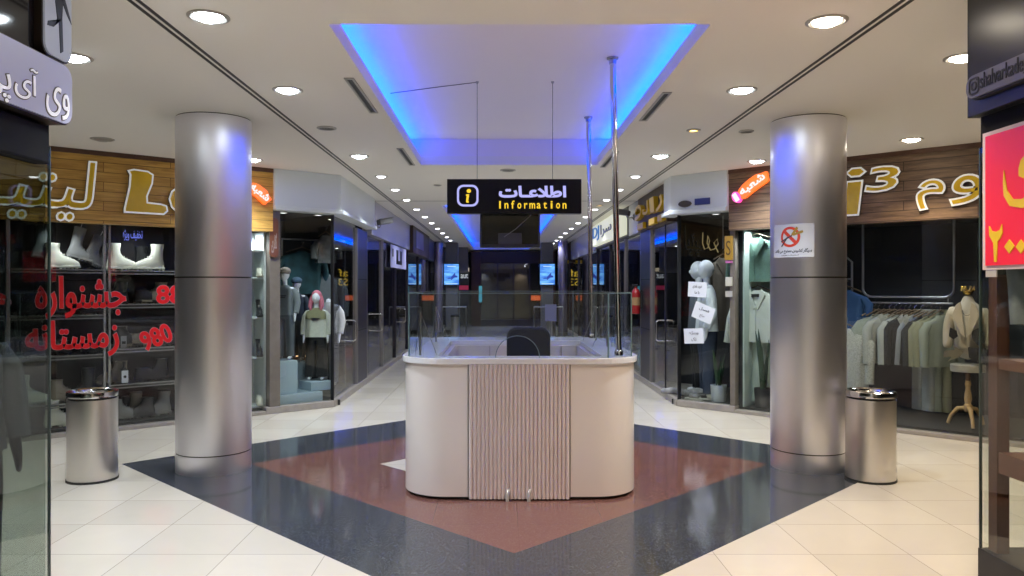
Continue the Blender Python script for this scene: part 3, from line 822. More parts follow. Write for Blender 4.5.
# wire stands beside the glass; the right pair models reflections of the left
for i, (x, y) in enumerate(((-.62, 6.03), (-.62, 7.5), (.955, 6.9), (.955, 7.7))):
    t = thing('wire_stand', 'thin steel stand with two slanting wires on the desk top, ' + ('left side nearer', 'left side farther', 'right side nearer, put in for a reflection of a left stand', 'right side farther, put in for a reflection of a left stand')[i], 'stand', (x, y, DT), 0, 'wire stands on the desk')
    MB().tube([(0, 0, 0), (0, 0, .34)], .009, 10).build('upright', M_ALU, t, smooth=True)
    for s in (-1, 1): MB().tube([(0, 0, .335), (s * .04 if (s < 0) == (x < 0) else s * .13, 0, .0)], .0022, 6).build('wire', M_ALU, t)
# chrome poles from counter to ceiling recess
for (bx, by, tx, ty, lab) in ((.924, 6.02, .873, 6.006, 'tall chrome pole from the front right of the desk to the blue recess'),
                              (.955, 8.05, .925, 8.12, 'tall chrome pole from the back right of the desk to the blue recess')):
    t = thing('chrome_pole', lab, 'pole', (bx, by, DT))
    d = Vector((tx - bx, ty - by, COF - DT))
    MB().tube([(0, 0, 0), d], .0235, 20).build('tube', M_CHROME, t, smooth=True)
    MB().lathe([(.034, 0), (.034, .03), (.026, .045)], 20).build('base_collar', M_CHROME, t, smooth=True)
    MB().lathe([(.027, -.05), (.03, -.02), (.045, -.012), (.045, 0)], 20).build('top_flange', M_ALU, t, smooth=True, loc=d)
# office chair
t = thing('office_chair', 'black office chair standing inside the information desk', 'chair', (.255, 6.95, 0))
M_FAB = mat('black_fabric', (.012, .016, .022), .8, bump=.3, bs=200)
m = MB(); m.prism(rrect(-.195, .195, .62, 1.232, .09, 8), -.035, .035, 'y'); m.build('backrest', M_FAB, t, smooth=True, bevel=.02)
m = MB(); m.prism(rrect(-.23, .23, -.50, -.03, .08, 8), .45, .53); m.build('seat', M_FAB, t, smooth=True, bevel=.02)
MB().tube([(0, .05, .85), (0, .07, .5), (0, -.2, .43)], .018, 10).build('back_bar', M_BLK, t, smooth=True)
MB().tube([(0, -.26, .08), (0, -.26, .45)], .025, 14).build('gas_column', M_CHROME, t, smooth=True)
for k in range(5):
    q = 2 * PI * k / 5 + .3; ex, ey = .27 * math.cos(q), -.26 + .27 * math.sin(q)
    leg = MB().tube([(0, -.26, .10), (ex, ey, .07)], [.025, .016], 8).build('leg', M_BLK, t, smooth=True)
    MB().tube([(ex - .012, ey, .027), (ex + .012, ey, .027)], .027, 12).build('caster', M_RUBBER, leg, smooth=True)

# ================================================================== hanging information sign and monitor
sg = thing('information_sign', 'black hanging sign with lavender Persian word and yellow Information', 'sign', (0, 6.66, 0))
sy = 6.66
a = at_y(447, 213.5, sy); b = at_y(581.5, 179, sy)
MB().box(a[0], b[0], 0, .10, a[2], b[2]).build('sign_box', mat('sign_black', (.004, .004, .005), .3, spec=.2), sg, bevel=.003)
S = lambda x0, x1, y0, y1: (at_y(x0, 0, sy)[0], at_y(x1, 0, sy)[0], at_y(0, y1, sy)[2], at_y(0, y0, sy)[2])
M_LVT = emis('sign_lavender', (.50, .50, 1.0), .85); M_YEL = emis('sign_yellow', (1.0, .66, .03), .95)
lettering('persian_word', 'اطلاعـات', S(499.5, 565.5, 186.5, 197), M_LVT, sg, arabic=True, bold=.006)
# Latin line, widely spaced
m = MB(); word = 'Information'; cw = [1] * 11
for i, ch in enumerate(word):
    g = text_groups(ch); zt = {'I': 202, 'f': 201.5, 't': 203, 'i': 202}.get(ch, 204)
    wd = {'I': 1.4, 'i': 1.7, 'm': 5.4, 'f': 3, 'r': 3, 't': 3.2}.get(ch, 3.6)
    cxp = 500 + (564.5 - 500) * i / 10
    put_groups(m, g, S(cxp - wd / 2, cxp + wd / 2, zt - .8, 208.4), -.004, 0, .0012)
m.build('latin_word', M_YEL, sg)
m = MB(); o_ = rrect(*S(457, 478.5, 184.8, 206.5), .055, 6); i_ = rrect(*S(459, 476.5, 186.8, 204.5), .042, 6)
n = len(o_); vs = [(p[0], -.004, p[1]) for p in o_] + [(p[0], -.004, p[1]) for p in i_] + [(p[0], 0, p[1]) for p in o_] + [(p[0], 0, p[1]) for p in i_]
fs = []
for i in range(n):
    j = (i + 1) % n; fs += [(i, j, n + j, n + i), (j, i, 2 * n + i, 2 * n + j), (n + i, n + j, 3 * n + j, 3 * n + i)]
m.add(vs, fs); m.build('icon_frame', M_LVT, sg)
# serif italic i as in the icon
m = MB()
m.prism([(p[0], p[1]) for p in [(-.6, 0), (1.2, 0), (1.35, .7), (.75, .7), (1.6, 5.2), (-.9, 5.2), (-1.05, 4.4), (-.3, 4.4), (-.95, .75), (-.75, .3)]], 0, 1, 'y')
k = .0088; v = [(at_y(467.2, 0, sy)[0] + p[0] * k * 1.25, -.006 + .006 * p[1], at_y(0, 202.6, sy)[2] + p[2] * k * 1.55) for p in m.v]
m.v = v; m.ball((at_y(468.9, 0, sy)[0], -.003, at_y(0, 191, sy)[2]), (.019, .004, .017)); m.build('icon_letter', M_YEL, sg)
for (px, py) in ((477, 79), (553, 80)):
    p = at_y(px, py, sy)
    MB().tube([(p[0], .05, b[2]), (p[0], .05, COF)], .0025, 6).build('cable', M_BLK, sg)
    MB().lathe([(.006, -.02), (.014, -.006), (.014, 0)], 12).build('ceiling_hook', M_ALU, sg, loc=(p[0], .05, COF))
c = at_y(477, 79, sy)
tag(MB().tube([(c[0] + .0, sy + .05, COF - .006), (-.55, sy + .22, COF - .004), (-1.0, sy + .42, COF - .01)], .003, 6).build('thin_cable', M_BLK), 'thin dark cable along the recess ceiling from left hook to the cove', 'cable')
tv = thing('monitor', 'black switched-off monitor hanging just behind the information sign', 'monitor', (0, 6.80, 0))
a = at_y(480, 247.5, 6.80); b2 = at_y(540, 213, 6.80)
MB().box(a[0], b2[0], 0, .05, a[2], 2.26).build('housing', M_BLK, tv, bevel=.004)
MB().box(a[0] + .02, b2[0] - .02, -.003, 0, a[2] + .03, 2.24).build('screen', mat('dark_screen', (.006, .008, .007), .06), tv)
MB().box(-.03 + (a[0] + b2[0]) / 2, .03 + (a[0] + b2[0]) / 2, .0, .03, 2.24, 2.30).build('bracket', M_BLK, tv)

bb_ = [at_y(498, 244, 6.8), at_y(522, 233, 6.8)]
MB().box(bb_[0][0], bb_[1][0], -.012, -.002, bb_[0][2], bb_[1][2]).build('socket_box', mat('socket_grey', (.035, .037, .035), .5), tv, bevel=.003)
MB().tube([(at_y(504, 0, 6.8)[0], -.012, at_y(0, 237, 6.8)[2]), (at_y(516, 0, 6.8)[0], -.02, at_y(0, 229, 6.8)[2]), (at_y(532, 0, 6.8)[0], -.01, at_y(0, 214, 6.8)[2])], .004, 6).build('lead', mat('lead_grey', (.16, .16, .15), .5), tv)

# ================================================================== big metal columns and bins
M_COLB = mat('column_joint', (.03, .03, .03), .5)
def column(x, y, r, lab):
    t = thing('metal_column', lab, 'column', (x, y, 0))
    MB().lathe([(r - .001, 0), (r - .001, .160)], 72).build('base_ring', M_COLM, t, smooth=True)
    MB().lathe([(r - .006, .156), (r - .006, 3.06)], 48).build('joint_core', M_COLB, t, smooth=True)
    MB().lathe([(r, .170), (r, 1.668)], 96, cap=False).build('lower_shell', M_COLM, t, smooth=True)
    MB().lathe([(r, 1.680), (r, 3.052)], 96, cap=False).build('upper_shell', M_COLM, t, smooth=True)
    return t
column(-2.51, 6.80, .316, 'tall brushed metal column left of the desk')
cr = column(2.725, 6.86, .315, 'tall brushed metal column right of the desk, with no smoking notice')
def bin_(x, y, lab):
    t = thing('litter_bin', lab, 'bin', (x, y, 0), 0, 'steel litter bins beside the columns')
    MB().lathe([(.198, 0), (.198, .018)], 48).build('rubber_foot', M_RUBBER, t, smooth=True)
    MB().lathe([(.192, .018), (.192, .672)], 64).build('drum', M_STEEL, t, smooth=True)
    MB().lathe([(.182, .672), (.182, .69)], 40, cap=False).build('lid_gap', M_BLK, t, smooth=True)
    MB().lathe([(.196, .690), (.198, .705), (.194, .732), (.180, .738), (.150, .728), (.145, .715), (.001, .708)], 64, cap=False).build('lid_ring', M_CHROME, t, smooth=True)
    return t
bin_(-3.375, 6.42, 'round stainless steel litter bin left of the left column')
bin_(3.07, 6.42, 'round stainless steel litter bin right of the right column')
# no smoking notice wrapped on the right column
def wrap(mb, cx, r):
    """bend flat x,z work (y = depth) round the column; x measured along the surface from angle 0 = towards -y"""
    mb.v = [((r - v[1]) * math.sin((v[0] + cx) / r), -(r - v[1]) * math.cos((v[0] + cx) / r), v[2]) for v in mb.v]; return mb
def grid(mb, x0, x1, z0, z1, y0, y1, n=14):
    for i in range(n):
        a = x0 + (x1 - x0) * i / n; b_ = x0 + (x1 - x0) * (i + 1) / n; mb.box(a, b_, y0, y1, z0, z1)
    return mb
no = thing('no_smoking_notice', 'white no smoking notice stuck on the right metal column', 'notice', (2.725, 6.86, 0))
r = .315; cxs = -.262
zc = EYE + 46 * 6.55 / FPX; W2, H2 = .192, .142
m = MB(); grid(m, -W2, W2, zc - H2, zc + H2, -.002, 0, 16); wrap(m, cxs, r); m.build('paper', M_PAPER, no)
m = MB(); ox, oz = -.005, zc + .032; R1, R2 = .088, .066
for i in range(36):
    q, q2 = 2 * PI * i / 36, 2 * PI * (i + 1) / 36
    m.add([(ox + R1 * math.cos(q), -.0035, oz + R1 * math.sin(q)), (ox + R1 * math.cos(q2), -.0035, oz + R1 * math.sin(q2)), (ox + R2 * math.cos(q2), -.0035, oz + R2 * math.sin(q2)), (ox + R2 * math.cos(q), -.0035, oz + R2 * math.sin(q))], [(0, 3, 2, 1)])
for i in range(6):
    u, u2 = -1 + 2 * i / 6, -1 + 2 * (i + 1) / 6; s = .070 * .7071; e = .010
    m.add([(ox + s * u - e, -.004, oz - s * u - e), (ox + s * u2 - e, -.004, oz - s * u2 - e), (ox + s * u2 + e, -.004, oz - s * u2 + e), (ox + s * u + e, -.004, oz - s * u + e)], [(0, 1, 2, 3)])
wrap(m, cxs, r); m.build('red_circle', mat('notice_red', (.72, .06, .02), .5), no)
for nm, mm, a, b_ in (('cigarette', mat('notice_dark', (.06, .07, .09), .6), ((-.085, -.04), (.02, .012)), ((-.08, -.082), (-.02, .0))), ('filter', mat('notice_ochre', (.42, .27, .04), .6), ((.03, .018), (.11, .045)), ((.02, .015), (.065, .08)))):
    m = MB()
    for p, q in (a, b_):
        d = Vector((q[0] - p[0], q[1] - p[1])).normalized(); nn = Vector((-d.y, d.x)) * (.006 if nm == 'cigarette' else .010)
        for i in range(4):
            A = [p[j] + (q[j] - p[j]) * i / 4 for j in (0, 1)]; B = [p[j] + (q[j] - p[j]) * (i + 1) / 4 for j in (0, 1)]
            m.add([(ox + A[0] - nn.x, -.005, oz + A[1] - nn.y), (ox + B[0] - nn.x, -.005, oz + B[1] - nn.y), (ox + B[0] + nn.x, -.005, oz + B[1] + nn.y), (ox + A[0] + nn.x, -.005, oz + A[1] + nn.y)], [(0, 1, 2, 3)])
    wrap(m, cxs, r); m.build(nm, mm, no)
m = MB(); put_groups(m, text_groups(shape('سیگار کشیدن ممنوع می باشد')), (-.17, .17, zc - .112, zc - .068), -.003, -.002, .0012, .2)
put_groups(m, text_groups(shape('استعمال دخانیات')), (-.09, .07, zc - .130, zc - .120), -.003, -.002, .0006)
wrap(m, cxs, r); m.build('notice_text', mat('notice_dark', (.06, .07, .09), .6), no)

# ================================================================== far end of the corridor
struct('wall_end', MB().box(-8, 8, YF, YF + .1, 0, CEIL), M_DARK)
yE = 31.2
e = thing('end_shop_front', 'wide dark shop front closing the far end of the corridor', 'shop front', (0, yE, 0))
MB().box(-1.15, 2.15, .15, .25, .05, 2.9).build('dark_wall', mat('end_dark', (.02, .014, .012), .5, var=.5, vs=3), e)
for x in (-1.15, 1.85): MB().box(x, x + .38, -.05, .12, 0, 3.0).build('side_pier', mat('maroon_pier', (.05, .018, .016), .5), e)
MB().box(-.75, 1.83, -.02, .12, 2.5, 3.0).build('header', mat('end_header', (.03, .015, .013), .5), e)
MB().box(-.76, 1.84, .04, .05, .05, 2.5).build('glass', M_GLASS, e)
for x in (-.1, .55, 1.2): MB().box(x - .03, x + .03, .0, .06, .05, 2.5).build('mullion', M_BRONZE, e)
MB().box(-.76, 1.84, .0, .14, 0, .25).build('plinth', mat('end_plinth', (.03, .03, .05), .4), e)
tag(MB().box(-.85, -.72, -.02, .02, .95, 1.6).build('teal_sign', emis('teal_light', (.10, .45, .60), .5), loc=(-.0, yE - .065, 0)), 'narrow upright teal lit sign at the left of the far dark shop front', 'sign')
tag(MB().box(1.25, 1.75, -.02, .02, 1.02, 1.22).build('orange_sign', emis('orange_light', (.9, .16, .04), .55), loc=(.0, yE - .02, 0)), 'small orange lit sign at the right of the far dark shop front', 'sign')
# pillars with screens
def pillar(x0, x1, y, lab, m):
    t = thing('stone_pillar', lab, 'pillar', ((x0 + x1) / 2, y, 0)); w2 = (x1 - x0) / 2
    MB().box(-w2, w2, 0, .5, .12, CEIL).build('shaft', m, t, bevel=.01); MB().box(-w2 - .02, w2 + .02, -.02, .52, 0, .12).build('plinth', M_BLK, t)
M_GP = mat('grey_pillar', (.17, .17, .18), .35, var=.2, vs=2)
M_SEA = mat('screen_blue', (0, 0, 0), .4)
def screen_mat():
    m = M_SEA; nt = m.node_tree; N = nt.nodes; L = nt.links; b = N['Principled BSDF']
    tc = N.new('ShaderNodeTexCoord'); mp = N.new('ShaderNodeMapping'); mp.inputs['Scale'].default_value = (2, 2, 7); L.new(tc.outputs['Object'], mp.inputs[0])
    n = N.new('ShaderNodeTexNoise'); n.inputs['Scale'].default_value = 1.3; n.inputs['Detail'].default_value = 5; L.new(mp.outputs[0], n.inputs['Vector'])
    r = N.new('ShaderNodeValToRGB'); r.color_ramp.elements[0].position = .35; r.color_ramp.elements[0].color = (.008, .10, .62, 1)
    r.color_ramp.elements[1].position = .68; r.color_ramp.elements[1].color = (.20, .55, 1, 1)
    L.new(n.outputs['Fac'], r.inputs[0]); L.new(r.outputs[0], b.inputs['Emission Color']); b.inputs['Emission Strength'].default_value = 1.05
screen_mat()
for s, px, lab in ((-1, 451.7, 'left'), (1, 547.2, 'right')):
    Y = 26.0; x = (px - VPX) * Y / FPX
    pillar(x - .20, x + .20, Y, 'grey pillar carrying the %s blue screen at the corridor end' % lab, M_GP)
    t = thing('wall_screen', 'blue lit screen showing an aeroplane on the %s far pillar' % lab, 'screen', (x, Y - .06, 0))
    MB().box(-.27, .27, -.04, .05, 1.62, 2.36).build('bezel', M_BLK, t, bevel=.006)
    MB().box(-.245, .245, -.046, -.04, 1.645, 2.335).build('display', M_SEA, t)
    m = MB(); m.prism([(-.17, 1.86), (-.02, 1.88), (.05, 1.97), (.13, 2.06), (.12, 1.96), (.20, 1.93), (.19, 1.89), (.08, 1.88), (.0, 1.80), (-.03, 1.82), (.0, 1.85), (-.10, 1.84)], -.05, -.047, 'y')
    m.build('aeroplane', emis('plane_navy', (.03, .06, .42), .8), t)
    m = MB(); m.box(-.2, .2, -.05, -.047, 1.665, 1.69); m.box(-.14, .14, -.05, -.047, 2.24, 2.27); m.build('caption_bar', emis('caption_white', (.5, .75, 1), .9), t)
    # round lilac column outside, stone block and back wall panel behind
    cx = -2.03 if s < 0 else 2.02; yc = 25.5 if s < 0 else 24.9
    t = thing('round_column', 'slim round column reflecting violet, %s side of the corridor end' % lab, 'column', (cx, yc, 0))
    MB().lathe([(.155, 0), (.155, CEIL - .002)], 40).build('shaft', mat('lilac_column', (.42, .38, .52), .25, .7), t, smooth=True)
    MB().lathe([(.17, 0), (.17, .12), (.156, .13)], 40).build('foot_ring', M_ALU, t, smooth=True)
    bx0, bx1 = ((-2.15, -1.16), (1.9 - .02, 2.3))[s > 0] if s < 0 else (2.25, 2.37)
for x0, x1, lab in ((-2.18, -1.2, 'left'), (2.25, 2.36, 'right')):
    struct('trim_3', MB().box(x0, x1, 29.2, 29.3, 2.1, CEIL), mat('end_grey_panel', (.20, .19, .18), .6))
t = thing('snack_kiosk', 'dim shop window with cream header and white lettering left of the end shop front', 'shop window', (-1.68, 30.0, 0))
MB().box(-.52, .48, 0, .1, 2.16, 2.30).build('cream_header', mat('cream_lit', (.5, .42, .28), .5, emit=(.6, .5, .3), es=.3), t)
MB().box(-.52, .48, 0, .1, 0.1, 2.16).build('dark_window', M_DARK, t)
lettering('lettering', 'aut', (.16, .44, 1.9, 2.08), emis('dim_white', (.7, .75, .8), .7), t)
MB().box(.1, .46, -.02, 0, 1.45, 1.62).build('red_panel', mat('dull_red', (.3, .03, .06), .5, emit=(.4, .03, .08), es=.35), t)
t = thing('yellow_sign', 'dark panel with tall yellow letters right of the end shop front', 'sign', (1.72, yE - .06, 0))
MB().box(-.12, .38, 0, .05, 1.55, 2.35).build('panel', M_BLK, t)
lettering('lettering', 'af', (-.08, .30, 1.98, 2.28), emis('amber', (.9, .62, .06), .6), t)
lettering('lettering', 'S3', (-.08, .30, 1.62, 1.90), emis('amber', (.9, .62, .06), .6), t)
# barriers in front of the end shops
def barrier(x0, x1, y, lab):
    t = thing('rail_barrier', lab, 'barrier', ((x0 + x1) / 2, y, 0)); h = (x1 - x0) / 2
    MB().tube([(-h, 0, .95), (h, 0, .95)], .02, 8).build('top_rail', M_ALU, t, smooth=True)
    for x in (-h, h): MB().tube([(x, 0, 0), (x, 0, .95)], .02, 8).build('post', M_ALU, t, smooth=True)
barrier(-1.78, -1.05, 24.0, 'low steel rail at the left of the corridor end')
barrier(1.05, 1.95, 24.0, 'low steel rail at the right of the corridor end')
for x, lab in ((-1.42, 'small steel bin at the foot of the left screen pillar'), (1.62, 'small steel bin at the foot of the right screen pillar')):
    t = thing('small_bin', lab, 'bin', (x, 24.6, 0))
    MB().lathe([(.14, 0), (.14, .62)], 24).build('drum', M_STEEL, t, smooth=True); MB().lathe([(.145, .62), (.145, .68), (.05, .70)], 24).build('lid', M_BLK, t, smooth=True)
tag(MB().box(-.17, .17, 0, .02, .55, 1.05).build('notice_board', mat('lilac_paper', (.35, .33, .50), .6), loc=(1.52, 23.2, 0)), 'small lilac notice board standing by the right far pillar', 'notice')
bpy.data.objects['notice_board'].location.z = 0
MB().tube([(0, .03, 0), (0, .03, .9)], .015, 8).build('stand_pole', M_ALU, bpy.data.objects['notice_board'])
MB().box(-.16, .16, -.1, .14, 0, .03).build('stand_foot', M_BLK, bpy.data.objects['notice_board'])

# ---- corridor signs
def cast_letters():
    t = thing('gold_letter_sign', 'cast gold letters on the dark timber fascia by the right corner', 'shop sign', (XR - .04, 0, 0), -PI / 2)
    for i, (px0, px1, y0, y1, ch) in enumerate(((663, 670, 196, 210, 'ر'), (656, 662, 198, 212, 'ا'), (649, 655, 202, 214, 'ل'), (641, 648, 206, 219, 'و'))):
        Y = XR * FPX / ((px0 + px1) / 2 - VPX); Ya, Yb = XR * FPX / (px0 - VPX), XR * FPX / (px1 - VPX)
        zt = EYE - (y0 - VPY) * Y / FPX; zb = EYE - (y1 - VPY) * Y / FPX
        lettering('letter', ch, (-Ya + .03, -Yb - .03, zb, zt), M_GOLD, t, arabic=True, y0=-.07, y1=0, bold=.012)
    for i, (pa, pb) in enumerate(((664, 669), (655, 661), (643, 649))):
        Ya, Yb = XR * FPX / (pa - VPX), XR * FPX / (pb - VPX)
        MB().box(-Ya, -Yb, -.06, 0, 2.52, 2.62).build('letter_block', M_GOLD, t, bevel=.01)
cast_letters()
lb = thing('light_box_sign', 'cream and white lit box sign with blue lettering along the right corridor', 'shop sign', (XR - .04, 0, 0), -PI / 2)
MB().box(-18.7, -14.2, -.14, 0, 2.54, 3.0).build('light_box', mat('lightbox_cream', (.6, .6, .5), .5, emit=(.85, .86, .68), es=.55), lb, bevel=.01)
lettering('lettering', 'DJ', (-18.2, -17.1, 2.62, 2.94), mat('lb_blue', (.03, .15, .42), .4, emit=(.05, .25, .7), es=.3), lb, y0=-.16, y1=-.14)
lettering('lettering', 'سرا', (-16.8, -15.2, 2.64, 2.92), mat('lb_grey', (.2, .22, .3), .4), lb, y0=-.16, y1=-.14, arabic=True)
t = thing('bracket_sign', 'brown and gold sign jutting out at the far right fascia', 'shop sign', (XR - .07, 26.2, 0), -PI / 2)
MB().box(-.3, .3, -.28, -.01, 2.45, 3.0).build('panel', mat('brown_gold', (.12, .06, .02), .3, .4, var=.6, vs=9), t)
m = MB(); m.box(-.32, .32, -.31, -.01, 2.36, 2.46); m.build('gold_edge', M_GOLD, t)
t = thing('lilac_poster', 'lilac picture on the timber fascia of the left corridor', 'poster', (XL + .13, 0, 0), PI / 2)
MB().box(19.2, 21.0, 0, .02, 2.55, 2.98).build('sheet', mat('lilac_sheet', (.16, .14, .32), .4, var=.5, vs=4), t)
t = thing('wall_notice', 'pale notice with a dark printed face on the glass of the left corridor', 'poster', (XL + .02, 0, 0), PI / 2)
MB().box(15.5, 18.0, 0, .015, 1.98, 2.44).build('sheet', mat('lilac_white', (.55, .55, .85), .5), t)
m = MB(); m.box(16.3, 16.6, -.004, 0, 2.06, 2.36); m.box(16.9, 17.2, -.004, 0, 2.06, 2.36); m.box(16.3, 17.2, -.004, 0, 2.06, 2.14); m.box(15.7, 15.85, -.004, 0, 2.2, 2.36); m.build('print', M_BLK, t)

def cctv(F, x, z, lab, d=1):
    t = thing('security_camera', lab, 'camera', F.w(x, -.05, z), F.a)
    MB().box(-.04, .04, -.012, .03, -.05, .05).build('wall_plate', M_ALU, t)
    MB().tube([(0, -.01, -.01), (0, -.10, -.02), (0, -.12, .04)], .014, 8).build('arm', M_ALU, t, smooth=True)
    m = MB(); m.T = Matrix.Translation((0, -.17, .075)) @ Matrix.Rotation(-.25, 4, 'X') @ Matrix.Rotation(.8 * d, 4, 'Z'); m.box(-.05, .05, -.16, .12, -.042, .042); b_ = m.build('housing', mat('camera_grey', (.10, .10, .11), .4), t, bevel=.012)
    m = MB(); m.T = Matrix.Translation((0, -.17, .075)) @ Matrix.Rotation(-.25, 4, 'X') @ Matrix.Rotation(.8 * d, 4, 'Z'); m.box(-.058, .058, -.19, .10, .042, .052); m.build('sun_shield', mat('camera_grey', (.10, .10, .11), .4), t)
    m = MB(); m.T = Matrix.Translation((0, -.17, .075)) @ Matrix.Rotation(-.25, 4, 'X') @ Matrix.Rotation(.8 * d, 4, 'Z'); m.tube([(0, -.159, 0), (0, -.17, 0)], .032, 16); m.build('lens', M_BLK, t, smooth=True)
cctv(LC, XL * FPX / (371 - VPX), 2.62, 'grey bullet security camera on the left corridor fascia', 1)
cctv(RC, -13.5, 2.80, 'white security camera on the right corridor fascia beside gold letters', -1)
# fire extinguisher
Yx = 12.95
t = thing('fire_extinguisher', 'red fire extinguisher hung on the post of the right corridor', 'fire extinguisher', (XR - .10, Yx, 1.13), -PI / 2)
MB().lathe([(.01, 0), (.07, .01), (.075, .05), (.075, .34), (.05, .41), (.022, .43), (.022, .46)], 24).build('cylinder', mat('extinguisher_red', (.28, .012, .015), .35), t, smooth=True)
MB().box(-.02, .02, -.06, .03, .46, .50).build('valve', M_BLK, t, bevel=.005)
MB().tube([(0, -.03, .48), (-.09, -.06, .44), (-.10, -.05, .2)], .009, 8).build('hose', M_RUBBER, t, smooth=True)
MB().lathe([(.0765, .15), (.0765, .28)], 24, cap=False).build('label_band', mat('label_yellow', (.35, .22, .10), .5), t, smooth=True)
m = MB(); m.box(-.03, .03, .07, .10, .1, .4); m.build('wall_bracket', M_BLK, t)

# ================================================================== figures and clothes
M_MANW = mat('mannequin_white', (.78, .82, .88), .35)
M_SOLE = mat('pale_sole', (.55, .54, .48), .5)
def cloth(name, c, var=.15, vs=20, bump=.25): return mat(name, c, .85, var=var, vs=vs, bump=bump, bs=60)
def loft(mb, secs, n=36, wave=0.0, wk=7, sup=2.6, cap=True):
    """stack of rounded sections (cx, cy, half x, half y, z), open below like cloth"""
    vs = []; fs = []; m = len(secs)
    for i, (cx, cy, a, b, z) in enumerate(secs):
        u = i / (m - 1)
        for k in range(n):
            q = 2 * PI * k / n; c, s_ = math.cos(q), math.sin(q)
            f = 1 + wave * u * u * math.sin(wk * q + i * .3)
            vs.append((cx + a * f * math.copysign(abs(c) ** (2 / sup), c), cy + b * (1 + 3 * (f - 1)) * math.copysign(abs(s_) ** (2 / sup), s_), z))
    for i in range(m - 1):
        for k in range(n):
            l = (k + 1) % n; fs.append((i * n + l, i * n + k, (i + 1) * n + k, (i + 1) * n + l))
    if cap: fs.append(tuple(range(n)))
    fs.append(tuple((m - 1) * n + k for k in range(n))[::-1])
    return mb.add(vs, fs)
def top_mesh(mb, w, L, dp, arms, z0=0.0, wave=.03):
    """jacket or sweatshirt: neck at z0, shoulders half width w, hem L below"""
    S = [(.055, .045, 0), (.075, .05, -.015), (w * .62, .06, -.045), (w * .93, .066, -.075), (w * 1.0, .075, -.12), (w * .97, .085, -.20), (w * .94, .09, -.34), (w * .97, .095, -.48), (w * 1.06, .10, -1.0)]
    secs = []
    for a, b, z in S:
        zz = z if z > -.5 and -z < L * .8 else None
        if z == -1.0: zz = -L
        if zz is None: continue
        secs.append((0, 0, a, b * dp / .1, z0 + zz))
    loft(mb, secs, 40, wave)
    for pts, rr_ in arms: mb.tube(pts, rr_, 14)
    return mb
def trouser_mesh(mb, z_top, z_bot, hip, leg0, leg1, gap, dp=1.0):
    loft(mb, [(0, 0, hip * .92, .095 * dp, z_top), (0, 0, hip, .11 * dp, z_top - .10), (0, 0, hip, .11 * dp, z_top - .20)], 30)
    for sx in (-1, 1):
        loft(mb, [(sx * gap * .9, 0, leg0, leg0 * dp * 1.1, z_top - .12), (sx * gap, 0, leg0 * .95, leg0 * dp, z_top - .35), (sx * gap * 1.08, 0, (leg0 + leg1) / 2, (leg0 + leg1) / 2 * dp, (z_top + z_bot) / 2), (sx * gap * 1.15, 0, leg1, leg1 * dp, z_bot)], 24, .04, 5)
    return mb
